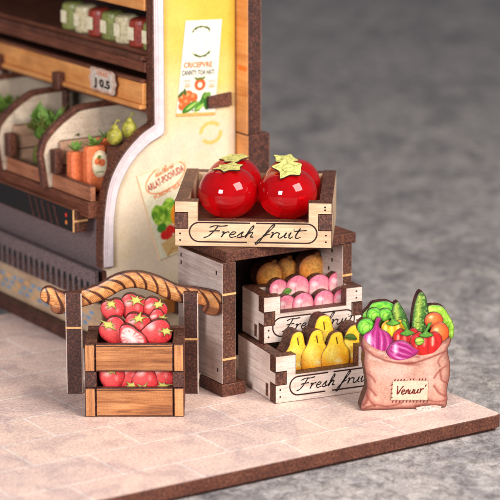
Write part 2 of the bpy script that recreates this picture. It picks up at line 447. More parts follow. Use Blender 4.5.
# ---- rack that carries the crates
FR = Frame((-28, 4, 0), 32)
rack = empty('crate_rack', FR.o, 32, label='tall grey wooden rack with charred front edges under the crates', cat='rack')
for x0, x1, nm in ((0, 16, 'side_panel'), (146, 158, 'side_panel')):
    mb = MB(); mb.box(x0, x1, 0, 88, 13.2, 140, 'grey_y', my='burnt', mz='burnt', c=0.5); sp = mb.build(nm, rack)
    mb = MB()
    for zz in (38, 106): mb.box(x0-0.2, x1+0.2, -0.5, 1.0, zz, zz+2.2, 'tan', c=0.1)
    mb.build('tan_band', sp)
    if x0 == 0:
        mb = MB()
        for yy, zz in ((10, 126), (80, 130), (80, 122), (8, 24)): mb.box(-0.3, 0.5, yy, yy+2.2, zz, zz+4.0, 'ink', c=0.05)
        mb.build('pin_hole', sp)
    else:
        mb = MB()
        for yy, zz in ((18, 128), (18, 118), (24, 108)): mb.box(145.7, 146.4, yy, yy+2.4, zz, zz+4.0, 'ink', c=0.05)
        mb.build('pin_hole', sp)
mb = MB(); mb.box(-1.2, 27, -2, 44, 0, 13, 'burnt_red', c=0.8); mb.build('foot_block', rack)
mb = MB(); mb.box(130, 160, 20, 60, 0, 13, 'burnt_red', c=0.8); mb.build('foot_block', rack)
mb = MB(); mb.box(5, 163, 0.5, 92, 140.2, 151.2, 'burnt_red', mz='brown_x', c=0.6); mb.build('top_board', rack)
mb = MB(); mb.box(16.2, 145.8, 80, 87, 13.4, 139.8, 'dark_in'); mb.build('back_board', rack)

# ---- shiny red balls with paper calyxes
def bead_mat():
    m, nt, b = new_mat('red_resin', 0.04, 0.6)
    n = noise(nt, coords(nt, (0.06, 0.06, 0.06)), 1.0, 3, 0.6)
    nt.links.new(ramp(nt, n, [(0.3, (208, 4, 14)), (0.7, (230, 14, 24))]), b.inputs['Base Color'])
    b.inputs['Transmission Weight'].default_value = 0.62; b.inputs['IOR'].default_value = 1.33
    b.inputs['Subsurface Weight'].default_value = 0.0
    b.inputs['Coat Weight'].default_value = 0.3; b.inputs['Coat Roughness'].default_value = 0.05; b.inputs['Coat IOR'].default_value = 1.45
    return m
M['bead'] = bead_mat()
def bead(label, fr, a, v, z, r, sq=0.90, star=None):
    mb = MB(); vs = []; fs = []; nu, nv = 48, 28
    for j in range(nv+1):
        th = math.pi*j/nv
        for i in range(nu):
            ph = 2*math.pi*i/nu; rr = r*math.sin(th)*(1+0.006*math.cos(6*ph)*math.sin(th))
            zz = r*sq*math.cos(th)-(3.2*math.exp(-(th/0.35)**2))
            vs.append((rr*math.cos(ph), rr*math.sin(ph), zz))
    for j in range(nv):
        for i in range(nu): fs.append([j*nu+i, j*nu+(i+1) % nu, (j+1)*nu+(i+1) % nu, (j+1)*nu+i])
    mb.add(vs, fs, 'bead'); o = mb.build('red_ball', None, True)
    bm = bmesh.new(); bm.from_mesh(o.data); bmesh.ops.remove_doubles(bm, verts=bm.verts, dist=1e-6); bm.to_mesh(o.data); bm.free()
    place(o, fr(a, v, z+r*sq), fr.yaw); tag(o, label, 'tomato', 'shiny red balls in the top crate')
    # paper star
    sr, tilt, rot, lift, lobes = star
    pts = []
    for i in range(lobes*2):
        rad = sr*(1.0 if i % 2 == 0 else 0.7)*(0.8+0.36*random.random()); an = 2*math.pi*i/(lobes*2)+R(rot)+0.2*random.random()
        pts.append((rad*math.cos(an), rad*math.sin(an)))
    pts = spline(pts, 3, True)
    mb = MB(); mb.plate(pts, 1.3, 0.0, 'calyx_paper', 'char', 'xy', c=0.3)
    ring = [(sr*0.36*math.cos(t), sr*0.36*math.sin(t)) for t in np.linspace(0, 2*math.pi, 25)[:-1]]
    mb.ribbon(ring, 0.5, 'ink_green', 'xy', 1.42, True)
    for k in range(lobes):
        an = 2*math.pi*k/lobes+R(rot); c, s = math.cos(an), math.sin(an)
        mb.ribbon([(sr*.4*c, sr*.4*s), (sr*.82*c, sr*.82*s)], 0.4, 'ink_green', 'xy', 1.42)
    c = mb.build('calyx', o); c.location = (lift[0]*K, lift[1]*K, (r*sq-2.5+lift[2])*K); c.rotation_euler = (R(tilt[0]), R(tilt[1]), 0)
    return o
bead('shiny red ball at front left of the top crate, under a yellow paper calyx', FD, 51, 43.5, 19.8, 30.6, star=(17.5, (4, -5), 10, (0, -3, 0.6), 6))
bead('shiny red ball at front right of the top crate, paper star tipped forward', FD, 112, 43.5, 19.8, 30.2, star=(17.5, (27, -3), 25, (1, -10, 2.6), 5))
bead('shiny red ball at back left of the top crate, behind another ball', FD, 53, 99, 19.8, 29.2, star=(17, (4, -8), 40, (0, -2, 0.8), 6))
bead('shiny red ball at back right of the top crate, behind the tipped paper star', FD, 114, 99, 19.8, 29.2, star=(15, (12, 6), 70, (-6, -3, 0.4), 5))

# ---- strawberries
def berry_pts(w, h):
    base = [(0, -1.0), (0.45, -0.78), (0.85, -0.2), (0.98, 0.35), (0.75, 0.82), (0.3, 0.98), (0, 0.92), (-0.3, 0.98), (-0.75, 0.82), (-0.98, 0.35), (-0.85, -0.2), (-0.45, -0.78)]
    return spline([(x*w, y*h) for x, y in base], 4, True)
def rotp(p, a):
    c, s = math.cos(R(a)), math.sin(R(a)); return [(x*c-y*s, x*s+y*c) for x, y in p]
def star_pts(r, n, seed, inner=0.42):
    rd = random.Random(seed); p = []
    for i in range(2*n):
        rr = r*(0.7+0.6*rd.random()) if i % 2 == 0 else r*inner; an = math.pi*i/n+rd.random()*0.35
        p.append((rr*1.12*math.cos(an), rr*0.78*math.sin(an)-0.06*rr))
    return spline(p, 3, True)
SG = 'printed strawberries in the amber crate'
def strawberry(label, a, v, z, w, h, rot, seed, cut=False, cal=True, t=8, calpos=None, calr=0.62, clip=None):
    w *= 1.07; h *= 1.05; pts = rotp(berry_pts(w, h), rot)
    def sdf(x, y):
        s = sd_poly(x, y, pts)
        return np.maximum(s, clip-y) if clip is not None else s
    c, s = math.cos(R(rot)), math.sin(R(rot))
    def art(x, y):
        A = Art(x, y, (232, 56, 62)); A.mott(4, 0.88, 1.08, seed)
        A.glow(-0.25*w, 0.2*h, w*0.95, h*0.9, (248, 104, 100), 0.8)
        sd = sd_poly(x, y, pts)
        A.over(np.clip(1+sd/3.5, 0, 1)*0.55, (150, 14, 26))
        if cut:
            A.fill(sd_poly(x, y, rotp(berry_pts(w*.8, h*.84), rot)), (246, 196, 188), 2)
            for k in range(11):
                an = k/11*2*math.pi; L = sd_line(x, y, [(0, 0.1*h), (w*0.8*math.cos(an), h*0.8*math.sin(an))])
                A.line(L, 1.3, (226, 84, 84), 0.75, 1.2)
            A.glow(0, 0.1*h, w*.55, h*.5, (255, 240, 232), 1.0, rot)
        else:
            xx = x*c+y*s; yy = -x*s+y*c; st = 4.2
            row = np.floor(yy/(st*.72)); ux = xx/st+0.5*(row % 2); fx = (ux-np.floor(ux)-0.5)*st; fy = (yy/(st*.72)-row-0.5)*st*.72
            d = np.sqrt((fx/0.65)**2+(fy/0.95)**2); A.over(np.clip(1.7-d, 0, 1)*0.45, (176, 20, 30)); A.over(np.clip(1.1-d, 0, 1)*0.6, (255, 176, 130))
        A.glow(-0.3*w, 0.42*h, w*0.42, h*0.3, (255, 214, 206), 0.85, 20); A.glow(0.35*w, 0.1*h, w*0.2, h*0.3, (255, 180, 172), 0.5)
        return A
    m = max(w, h)*1.12
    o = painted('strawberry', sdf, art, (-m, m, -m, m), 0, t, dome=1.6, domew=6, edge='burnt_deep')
    place(o, FS(47.5+(a-47)*0.92, v, z), FS.yaw); tag(o, label, 'strawberry', SG)
    if cal:
        cp = calpos or (0, h*0.7); r = w*calr; sp = star_pts(r, 6, seed)
        cx, cy = rotp([cp], rot)[0]
        def art2(x, y):
            B = Art(x, y, (196, 186, 84)); B.glow(0, 0, r*.8, r*.8, (226, 214, 120), 0.8)
            B.over(np.clip(1+sd_poly(x, y, sp)/1.0, 0, 1)*0.6, (84, 84, 30)); return B
        q = painted('calyx', lambda x, y: sd_poly(x, y, sp), art2, (-r*1.5, r*1.5, -r*1.5, r*1.5), 0, 0.8, o, rim=0)
        q.location = (cx*K, -2.4*K, cy*K)
    return o
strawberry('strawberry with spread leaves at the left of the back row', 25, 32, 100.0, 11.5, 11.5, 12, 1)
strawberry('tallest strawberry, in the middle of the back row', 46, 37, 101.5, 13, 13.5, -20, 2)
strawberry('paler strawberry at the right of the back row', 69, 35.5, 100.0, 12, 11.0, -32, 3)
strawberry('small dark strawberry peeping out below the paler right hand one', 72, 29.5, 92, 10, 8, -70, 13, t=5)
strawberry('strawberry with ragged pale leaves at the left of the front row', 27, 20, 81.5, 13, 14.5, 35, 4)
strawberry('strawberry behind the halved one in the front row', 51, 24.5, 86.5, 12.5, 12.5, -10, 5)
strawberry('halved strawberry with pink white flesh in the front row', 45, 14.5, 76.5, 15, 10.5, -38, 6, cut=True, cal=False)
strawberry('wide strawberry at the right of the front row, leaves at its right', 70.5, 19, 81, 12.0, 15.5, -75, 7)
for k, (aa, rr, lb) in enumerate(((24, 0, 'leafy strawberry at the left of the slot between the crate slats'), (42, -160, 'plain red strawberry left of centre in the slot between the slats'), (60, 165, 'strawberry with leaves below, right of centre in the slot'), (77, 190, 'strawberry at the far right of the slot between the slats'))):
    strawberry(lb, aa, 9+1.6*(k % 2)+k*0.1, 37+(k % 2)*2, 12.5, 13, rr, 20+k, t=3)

# ---- amber strawberry crate
cs = empty('strawberry_crate', FS.o, FS.yaw, label='small amber slatted crate heaped with strawberries, at the front left', cat='crate')
for z0, z1 in ((0.2, 30), (47, 75)):
    mb = MB(); mb.box(10.9, 87.1, 0, 7, z0, z1, 'amber_x', mz='burnt_deep', mx='burnt_deep', c=0.8)
    for zz in (z0+1.6, z1-2.0): mb.ribbon([(12, zz), (86, zz)], 0.7, 'char', 'xz', -0.08)
    mb.build('front_slat', cs)
    for x0 in (0, 87.7):
        mb = MB(); mb.box(x0, x0+10.3, -0.3, 8, z0, z1, 'amber_end', mz='burnt_deep', mx='burnt_deep', c=0.9); mb.build('corner_block', cs)
for x0, x1 in ((0.2, 11.5), (86.5, 97.8)):
    mb = MB(); mb.box(x0, x1, 8.2, 55, 0.3, 74.5, 'brown_y', my='burnt_deep', mz='burnt', c=0.6)
    mb.box(x0, x1, 0.4, 8.0, 30.4, 46.6, 'burnt_deep', c=0.6); mb.build('side_board', cs)
mb = MB(); mb.box(0.5, 97.5, 55.2, 62, 0.2, 77, 'brown_x', mz='burnt', c=0.6); mb.build('back_board', cs)
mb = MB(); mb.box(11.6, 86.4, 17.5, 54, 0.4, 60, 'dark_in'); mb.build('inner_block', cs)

# ---- rope rail stand
st = empty('rope_stand', (-119.5, 14, 0), 0, label='dark post stand with a carved wavy rope rail behind the strawberry crate', cat='stand')
for x0, x1, zb in ((-67.5, -51, 69), (52, 67, 57)):
    mb = MB(); mb.box(x0, x1, 0, 9, 0, 107, 'pale_y', my='burnt_deep', mz='burnt_deep', c=0.9); p = mb.build('post', st)
    mb = MB(); mb.box(x0-0.1, x1+0.1, -0.4, 1.0, zb, zb+2.2, 'tan', c=0.1); mb.build('tan_band', p)
rp = [(px-250)*1.02+120 for px in (49, 60, 75, 100, 120, 137, 155, 175, 195, 213)]
rz = [110.0-(py-283)*1.047 for py in (286, 291, 291, 283.5, 273, 270.5, 275, 284, 287, 290)]
rc = spline(list(zip(rp, rz)), 6)
def rope_sd(x, y):
    d = sd_line(x, y, rc)-8.6
    d = np.minimum(d, sd_ell(x, y, (59-250)*1.02+120, 110-(299-283)*1.047, 8.5, 6.4, -6))
    return np.minimum(d, sd_ell(x, y, (212-250)*1.02+120, 110-(299.5-283)*1.047, 10.5, 6.6, 8))
def rope_art(x, y):
    A = Art(x, y, (226, 152, 88)); A.mott(3, 0.85, 1.1, 3)
    P = np.array(rc); D2 = (x[..., None]-P[:, 0])**2+(y[..., None]-P[:, 1])**2; k = D2.argmin(-1)
    L = np.concatenate([[0], np.cumsum(np.hypot(*(P[1:]-P[:-1]).T))]); T = np.gradient(P, axis=0); T /= np.hypot(T[:, 0], T[:, 1])[:, None]
    rx = x-P[k, 0]; ry = y-P[k, 1]; s = L[k]+rx*T[k, 0]+ry*T[k, 1]; nn = -rx*T[k, 1]+ry*T[k, 0]
    ph = (s+0.8*nn+0.05*nn**2)/13.0; w = 0.10+0.09*vnoise(x, y, 7, 9)
    f = np.abs(ph-np.round(ph)); A.over(np.clip((w-f)/0.05, 0, 1)*0.92, (66, 28, 18))
    g = (s-1.6*nn)/3.1; g = np.abs(g-np.round(g)); A.over(np.clip((0.2-g)/0.12, 0, 1)*0.65*(vnoise(x, y, 5, 4) > 0.35), (120, 58, 30))
    A.over(np.clip(1-np.abs(nn-2.5)/3.0, 0, 1)*0.45*(f > 0.22), (255, 216, 160))
    A.over(np.clip((np.abs(nn)-6.3)/2.0, 0, 1)*0.5, (90, 40, 24))
    return A
def rope_bend(V):
    V = V.copy(); s = np.clip((V[:, 0]-70)/28, 0, 2); V[:, 1] -= 38*s**1.1; V[:, 2] += 8.5*s-5.0; return V
painted('rope_rail', rope_sd, rope_art, (-108, 98, 78, 136), 9.3, 7.5, st, dome=1.8, domew=5, edge='burnt', rim=1.1, tf=rope_bend)

# ---- peaches, oranges, pears (printed cut-outs standing in their crates)
def peach(label, a, v, z, r, seed, leaf=False):
    pts = spline([(0, 1.02), (0.3, 0.98), (0.75, 0.7), (0.98, 0.1), (0.85, -0.5), (0.45, -0.9), (0, -1.0), (-0.45, -0.9), (-0.85, -0.5), (-0.98, 0.1), (-0.75, 0.7), (-0.28, 0.98)], 4, True)
    pts = [(x*r, y*r) for x, y in pts]
    def art(x, y):
        A = Art(x, y, (238, 166, 166)); A.glow(-0.1*r, -0.35*r, r*.9, r*.8, (250, 218, 204), 1.0)
        A.over(np.clip((y/r+0.1+0.3*vnoise(x, y, 5, seed)), 0, 1)*0.65, (230, 104, 136))
        cr = spline([(0.05*r, r), (-0.25*r, 0.4*r), (-0.2*r, -0.3*r)], 5); A.line(sd_line(x, y, cr), 1.0, (206, 80, 116), 0.7, 1.5)
        A.over(np.clip(1+sd_poly(x, y, pts)/3.0, 0, 1)*0.75, (204, 66, 106)); A.glow(-0.4*r, 0.35*r, r*.35, r*.3, (255, 244, 240), 0.8)
        A.mott(1.6, 0.93, 1.04, seed); return A
    o = painted('peach', lambda x, y: sd_poly(x, y, pts), art, (-r*1.1, r*1.1, -r*1.1, r*1.1), 0, 9, dome=1.6, domew=6, edge='burnt')
    place(o, FB(a, v, z), FB.yaw); tag(o, label, 'peach', 'pink peaches in the middle crate')
    if leaf:
        lp = spline([(0, 0), (3, 4), (7, 5), (11, 2), (7, -2), (3, -2.5)], 4, True)
        q = painted('leaf', lambda x, y: sd_poly(x, y, lp), lambda x, y: Art(x, y, (108, 148, 62)).line(sd_line(x, y, [(0, 0), (10, 2)]), 0.8, (60, 92, 34)), (-2, 13, -5, 7), 0, 0.8, o, rim=0.5)
        q.location = (3*K, -2.4*K, -3.5*K)
    return o
for args in (('small peach with a green leaf at the left of the upper row', 31, 31, 46.5, 11, 1, True), ('large peach second from the left in the upper row', 52, 30, 45.5, 14, 2), ('peach second from the right in the upper row', 77, 31, 43.5, 14, 3), ('peach at the right end of the upper row', 100, 30, 45, 14, 4),
             ('peach at the left of the lower row, below the leaf', 33, 17, 31.5, 12, 5), ('peach second from the left in the lower row', 51.5, 15.5, 32, 12.5, 6), ('peach second from the right in the lower row', 76.5, 17, 31.5, 12.5, 7), ('peach at the right end of the lower row', 98, 15.5, 32, 12.5, 8)):
    peach(*args)

def orange_fruit(label, a, v, z, rx, ry, seed, lip=True, dk=1.0):
    def sdf(x, y):
        d = sd_ell(x, y, 0, 0, rx, ry)
        return np.minimum(d, sd_ell(x, y, rx*0.35, ry*0.98, 3.2, 2.6)) if lip else d
    def art(x, y):
        A = Art(x, y, (240, 142, 58)); A.glow(0.15*rx, 0.2*ry, rx, ry, (255, 186, 96), 0.9)
        A.mott(1.8, 0.86, 1.08, seed); A.over(np.clip(1+sd_ell(x, y, 0, 0, rx, ry)/4.0, 0, 1)*0.6, (130, 58, 20))
        if lip: A.glow(rx*.35, ry*.9, 3.5, 3, (122, 92, 30), 0.8)
        return A
    o = painted('orange', sdf, art, (-rx*1.1, rx*1.1, -ry*1.1, ry*1.25), 0, 15, dome=2.2, domew=7, edge='burnt_red')
    return tag(place(o, FB(a, v, z), FB.yaw), label, 'orange', 'brownish oranges in the shade of the rack')
orange_fruit('shaded orange at the left behind the peaches', 33, 58, 54, 15.5, 15.5, 1)
orange_fruit('darkest orange, in the middle behind the peaches', 55, 66, 57, 13.5, 13, 2)
orange_fruit('brightest orange, on the right behind the peaches', 82, 57, 58, 16, 15, 3)
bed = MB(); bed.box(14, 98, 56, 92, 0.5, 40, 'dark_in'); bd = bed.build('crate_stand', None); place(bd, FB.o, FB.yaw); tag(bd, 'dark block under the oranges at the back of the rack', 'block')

def pear(label, a, v, z, w, h, lean, seed, leaf=False, fat=1.0, t=20, stem=True):
    pts = spline([(0.1, 1.0), (0.38, 0.92), (0.5, 0.68), (0.6, 0.36), (0.92, 0.0), (1.0, -0.5), (0.8, -0.88), (0.3, -1.0), (-0.3, -1.0), (-0.8, -0.88), (-1.0, -0.5), (-0.92, 0.0), (-0.6, 0.36), (-0.46, 0.68), (-0.26, 0.93)], 4, True)
    pts = [(x*w*fat+lean*(y+1)*2, y*h) for x, y in pts]
    def art(x, y):
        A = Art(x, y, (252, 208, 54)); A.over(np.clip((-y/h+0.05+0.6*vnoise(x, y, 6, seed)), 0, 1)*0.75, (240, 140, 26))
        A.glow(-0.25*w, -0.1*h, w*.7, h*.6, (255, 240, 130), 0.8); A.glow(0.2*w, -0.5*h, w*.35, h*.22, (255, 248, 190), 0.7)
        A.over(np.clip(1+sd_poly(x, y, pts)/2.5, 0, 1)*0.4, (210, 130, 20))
        n = vnoise(x, y, 1.3, seed+5); A.over((n > 0.8)*0.4, (216, 140, 30))
        if stem: A.line(sd_line(x, y, [(lean*3.4, h*0.72), (lean*3.4+1.2, h*0.42)]), 1.3, (64, 36, 16), 0.95)
        return A
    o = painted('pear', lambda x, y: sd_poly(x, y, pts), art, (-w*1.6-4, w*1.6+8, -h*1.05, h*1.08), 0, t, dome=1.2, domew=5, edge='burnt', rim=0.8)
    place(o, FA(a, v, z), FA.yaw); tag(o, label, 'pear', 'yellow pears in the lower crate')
    if leaf:
        lp = spline([(-9, 1), (-4, 4), (2, 3), (6, -3), (1, -3), (-4, -2)], 4, True)
        q = painted('leaf', lambda x, y: sd_poly(x, y, lp), lambda x, y: Art(x, y, (92, 120, 44)).line(sd_line(x, y, [(-8, 1), (5, -2)]), 0.8, (40, 66, 26)), (-11, 8, -5, 6), 0, 0.8, o, rim=0.5)
        q.location = (1*K, -2.0*K, h*0.42*K)
    return o
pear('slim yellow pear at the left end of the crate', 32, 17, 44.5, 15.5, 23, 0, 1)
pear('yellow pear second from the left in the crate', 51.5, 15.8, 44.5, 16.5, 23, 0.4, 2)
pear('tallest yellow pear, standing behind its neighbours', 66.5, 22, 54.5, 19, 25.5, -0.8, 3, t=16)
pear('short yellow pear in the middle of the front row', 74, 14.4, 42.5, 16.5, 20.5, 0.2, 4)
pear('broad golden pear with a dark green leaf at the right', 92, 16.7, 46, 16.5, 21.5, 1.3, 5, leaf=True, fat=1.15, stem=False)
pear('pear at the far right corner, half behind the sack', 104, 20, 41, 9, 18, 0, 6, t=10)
# ------------------------------------------------------------------ sack of vegetables (a thick printed cut-out)
FK = Frame((111, -42, 0), 7)
sack_pts = spline([(1, 0.3), (10, 0.2), (25, 0.2), (45, 0.2), (65, 0.2), (80, 0.2), (88.5, 0.3), (91, 8), (90.5, 20), (93, 34), (92.5, 48), (90, 60), (93, 68), (92, 73.5), (84, 69), (70, 63), (52, 59.5), (34, 60.5), (18, 66), (6, 74), (0.5, 76), (0, 68), (2.5, 60), (2, 50), (4.5, 36), (5.5, 24), (1.5, 12), (-0.8, 4)], 4, True)
sack_pts = [(x*0.962, max(y, 0.15)) for x, y in sack_pts]
def sack_art(x, y):
    x = x/0.962; A = Art(x, y, (210, 158, 138)); A.mott(9, 0.9, 1.06, 1); A.mott(2.0, 0.93, 1.05, 2)
    A.glow(30, 40, 26, 16, (232, 184, 168), 0.7); A.glow(72, 34, 16, 20, (232, 182, 164), 0.7); A.glow(46, 8, 12, 12, (240, 190, 172), 0.6)
    dk = (126, 52, 44); md = (176, 100, 88)
    def fold(p, w, c=dk, k=0.8, soft=1.6): A.line(sd_line(x, y, spline(p, 6)), w, c, k, soft)
    fold([(1, 67), (12, 58), (28, 51), (50, 48), (70, 53), (84, 58), (90, 60)], 1.6)
    fold([(8, 62), (24, 55), (44, 53), (62, 56), (74, 60)], 0.8, md)
    fold([(36, 56), (46, 57), (60, 54)], 1.0, dk, 0.6)
    A.fill(sd_poly(x, y, [(38, 50), (48, 46), (60, 46.5), (52, 50)]), dk, 3, 0.7)
    fold([(3, 58), (10, 55), (20, 52)], 1.6, (240, 206, 190), 0.7, 3)
    fold([(18, 61), (40, 55.5), (66, 59), (86, 66)], 2.0, (244, 208, 192), 0.8, 3)
    for p, w in (([(3, 40), (10, 36), (14, 30)], 1.4), ([(5, 26), (10, 22), (15, 16)], 1.6), ([(4, 20), (8, 12), (14, 5)], 1.8), ([(2, 6), (6, 12), (5, 22)], 2.0), ([(88, 44), (80, 38), (76, 32)], 1.2), ([(90, 26), (84, 30), (82, 40)], 1.4),
                 ([(89, 12), (82, 16), (76, 24)], 1.6), ([(90, 8), (78, 7), (68, 10)], 1.4), ([(2, 2), (14, 6), (28, 4), (42, 7)], 1.2), ([(56, 3), (70, 5), (86, 3)], 1.2), ([(86, 58), (80, 50), (82, 44)], 1.0)):
        fold(p, w, dk, 0.85, 2.2); fold([(a+1.6, b+1.8) for a, b in p], w*0.9, md, 0.4, 3)
    A.over(np.clip(1+sd_poly(x*0.962, y, sack_pts)/6.0, 0, 1)*0.8, (118, 56, 44)); A.over(np.clip((3-y)/3, 0, 1)*0.6, (110, 52, 44))
    g = (np.modf(np.abs(x+y)/1.5)[0] > 0.5) & (vnoise(x, y, 3, 8) > 0.55); A.over(g*0.10, (140, 80, 70))
    return A
sack = painted('burlap_sack', lambda x, y: sd_poly(x, y, sack_pts), sack_art, (-4, 96, 0, 80), 0, 16, dome=2.4, domew=12, edge='burnt', rim=1.0)
place(sack, FK(0, 0, 0), FK.yaw); tag(sack, 'pinkish printed sack with a sewn handwritten patch, standing upright right of the crates', 'sack')
pt = [(29.5, 11), (66.5, 9.6), (67, 29.8), (48, 30.8), (31, 30.4)]
def patch_art(x, y):
    A = Art(x, y, (226, 198, 172)); A.mott(5, 0.95, 1.03, 4)
    A.over(np.clip(1+sd_poly(x, y, pt)/1.2, 0, 1)*0.35, (196, 140, 96)); return A
pa = painted('patch', lambda x, y: sd_poly(x, y, pt), patch_art, (28, 69, 8, 32), -3.2, 0.7, sack, rim=0)
mb = MB(); handwriting(mb, "Venuur'", 33.5, 16.5, 30, 4.6, 'stitch_ink', d=-3.5, pen=1.1, sl=0.2, rise=0.03)
mb.build('lettering', pa)
mb = MB()
for (x0, y0), (x1, y1) in (((33, 31.6), (64, 31.2)), ((31, 9.2), (66, 8.0))):
    for k in range(11):
        if k in (4, 7) and y0 > 20: continue
        a = x0+(x1-x0)*k/10; b = y0+(y1-y0)*k/10; mb.ribbon([(a, b-1.1), (a+0.7, b+1.1)], 1.0, 'stitch_ink', 'xz', -2.75)
for k in range(4): mb.ribbon([(29.0, 13+k*4.5), (31.0, 14+k*4.5)], 0.9, 'stitch_ink', 'xz', -3.4)
mb.build('stitching', pa)
pad = MB(); pad.plate([(56, 0), (80, 0), (81, 2.5), (74, 3.6), (62, 3.2), (55, 1.8)], -1.4, -3.2, 'glue', 'glue'); pad.build('glue_blob', sack)

VG = 'printed vegetables filling the sack'
def veg(name, label, pts, v, art, cat, t=10, dome=1.5, edge='burnt', calyx=None):
    pts = list(pts); xs = [p[0] for p in pts]; ys = [p[1] for p in pts]; cx = (min(xs)+max(xs))/2; cz = (min(ys)+max(ys))/2
    q = [(a-cx, b-cz) for a, b in pts]
    o = painted(name, lambda x, y: sd_poly(x, y, q), lambda x, y: art(x+cx, y+cz, Art(x+cx, y+cz, (255, 255, 255)), sd_poly(x, y, q)), (min(xs)-cx-2, max(xs)-cx+2, min(ys)-cz-2, max(ys)-cz+2), 0, t, dome=dome, domew=6, edge=edge, rim=0.7)
    place(o, FK(cx*0.965, v, cz), FK.yaw); tag(o, label, cat, VG)
    if calyx:
        cname, cp, cart = calyx; cq = [(a-cx, b-cz) for a, b in cp]; xs = [p[0] for p in cq]; ys = [p[1] for p in cq]
        painted(cname, lambda x, y: sd_poly(x, y, cq), lambda x, y: cart(x+cx, y+cz, Art(x+cx, y+cz, (255, 255, 255)), sd_poly(x, y, cq)), (min(xs)-1, max(xs)+1, min(ys)-1, max(ys)+1), -dome-1.0, 0.8, o, rim=0)
    return o
def ell(cx, cy, rx, ry, rot=0, n=28, wob=0, seed=0):
    rd = random.Random(seed); o = []
    for i in range(n):
        a = 2*math.pi*i/n; k = 1+wob*(rd.random()-0.5); x, y = rx*k*math.cos(a), ry*k*math.sin(a)
        o.append((cx+x*math.cos(R(rot))-y*math.sin(R(rot)), cy+x*math.sin(R(rot))+y*math.cos(R(rot))))
    return spline(o, 2, True)
def base(A, c): A.c[:] = c; return A
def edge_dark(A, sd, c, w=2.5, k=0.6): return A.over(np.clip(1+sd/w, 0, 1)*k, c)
def onion_art(cx, cz, r, sp, seed, lean=0):
    def f(x, y, A, sd):
        base(A, (172, 34, 116)); X = (x-cx)/r; Y = (y-cz)/r
        if sp: X, Y = X*math.cos(sp)+Y*math.sin(sp), -X*math.sin(sp)+Y*math.cos(sp)
        lon = X/np.sqrt(np.clip(1.08-Y*Y, 0.05, 2)); n = vnoise(x, y, 4, seed)
        for c0, w, k in ((-0.5, .14, .85), (-0.12, .10, .6), (0.28, .09, .7), (0.62, .08, .5), (-0.78, .06, .5)):
            A.over(np.clip(1-np.abs(lon-c0-0.04*(n-.5))/w, 0, 1)*k*np.clip(1.05-np.abs(Y)*.9, 0, 1), (246, 190, 224))
        for c0 in (-0.32, 0.08, 0.46, 0.8): A.over(np.clip(1-np.abs(lon-c0)/0.05, 0, 1)*0.6, (112, 14, 76))
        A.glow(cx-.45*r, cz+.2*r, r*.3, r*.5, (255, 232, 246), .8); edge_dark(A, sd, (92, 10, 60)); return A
    return f
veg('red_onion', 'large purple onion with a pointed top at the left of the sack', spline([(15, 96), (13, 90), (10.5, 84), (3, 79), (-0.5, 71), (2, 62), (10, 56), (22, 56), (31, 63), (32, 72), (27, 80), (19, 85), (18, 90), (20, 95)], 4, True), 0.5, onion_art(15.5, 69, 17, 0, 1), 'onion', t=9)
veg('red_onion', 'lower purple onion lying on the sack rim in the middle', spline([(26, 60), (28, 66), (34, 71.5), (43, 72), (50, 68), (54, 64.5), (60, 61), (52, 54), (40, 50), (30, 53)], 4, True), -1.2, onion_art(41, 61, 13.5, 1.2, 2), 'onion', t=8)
def pepper_art(cx, cz, r, hue, dk, hl, lobes=(-.45, .1, .6)):
    def f(x, y, A, sd):
        base(A, hue); A.mott(6, .92, 1.06, 3)
        for l in lobes: A.line(sd_line(x, y, spline([(cx+l*r*.4, cz+r*.7), (cx+l*r*1.2, cz), (cx+l*r*.8, cz-r)], 5)), 1.3, dk, .6, 2.2)
        for l, k in ((-.65, .9), (-.15, .6), (.42, .9)): A.glow(cx+l*r, cz+.15*r, r*.17, r*.42, hl, k)
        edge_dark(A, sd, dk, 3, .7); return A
    return f
def stem_art(x, y, A, sd):
    base(A, (96, 158, 52)); A.mott(2, .8, 1.15, 5); return edge_dark(A, sd, (36, 84, 26), 1.4, .8)
def stem_pts(cx, cz, h, lean): return spline([(cx-7, cz-1), (cx-3, cz+1.5), (cx-1.6, cz+3), (cx-1.8+lean*.5, cz+h*.6), (cx-3+lean, cz+h), (cx+1+lean, cz+h+1), (cx+1.6+lean*.4, cz+h*.6), (cx+1.8, cz+3), (cx+4, cz+1.5), (cx+8, cz-1), (cx+3, cz-3.2), (cx-2, cz-3.4)], 3, True)
def pepper_pts(cx, cz, w, h): return spline([(cx-w*.5, cz+h*.86), (cx-w*.15, cz+h*.7), (cx+w*.2, cz+h*.72), (cx+w*.6, cz+h*.86), (cx+w, cz+h*.4), (cx+w*.92, cz-h*.4), (cx+w*.5, cz-h), (cx-w*.5, cz-h), (cx-w*.95, cz-h*.3), (cx-w, cz+h*.45)], 4, True)
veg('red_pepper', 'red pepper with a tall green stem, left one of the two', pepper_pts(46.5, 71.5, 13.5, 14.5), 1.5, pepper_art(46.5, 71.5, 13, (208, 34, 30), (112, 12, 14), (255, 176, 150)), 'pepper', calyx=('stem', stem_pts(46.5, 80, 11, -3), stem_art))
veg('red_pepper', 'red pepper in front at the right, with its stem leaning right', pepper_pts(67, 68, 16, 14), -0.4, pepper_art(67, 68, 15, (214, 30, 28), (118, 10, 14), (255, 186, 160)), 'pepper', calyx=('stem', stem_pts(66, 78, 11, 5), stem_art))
veg('green_pepper', 'tiny light green pepper tip in front of the right red pepper', ell(59.5, 71, 5.2, 4.4, 0, 10, .2, 3), -2.6, lambda x, y, A, sd: edge_dark(base(A, (168, 200, 72)).glow(58, 72, 3, 2, (220, 236, 130), .8).line(sd_line(x, y, [(56, 70), (63, 71)]), .9, (84, 130, 34), .8), sd, (70, 118, 30), 2, .7), 'pepper', t=4, dome=.6)
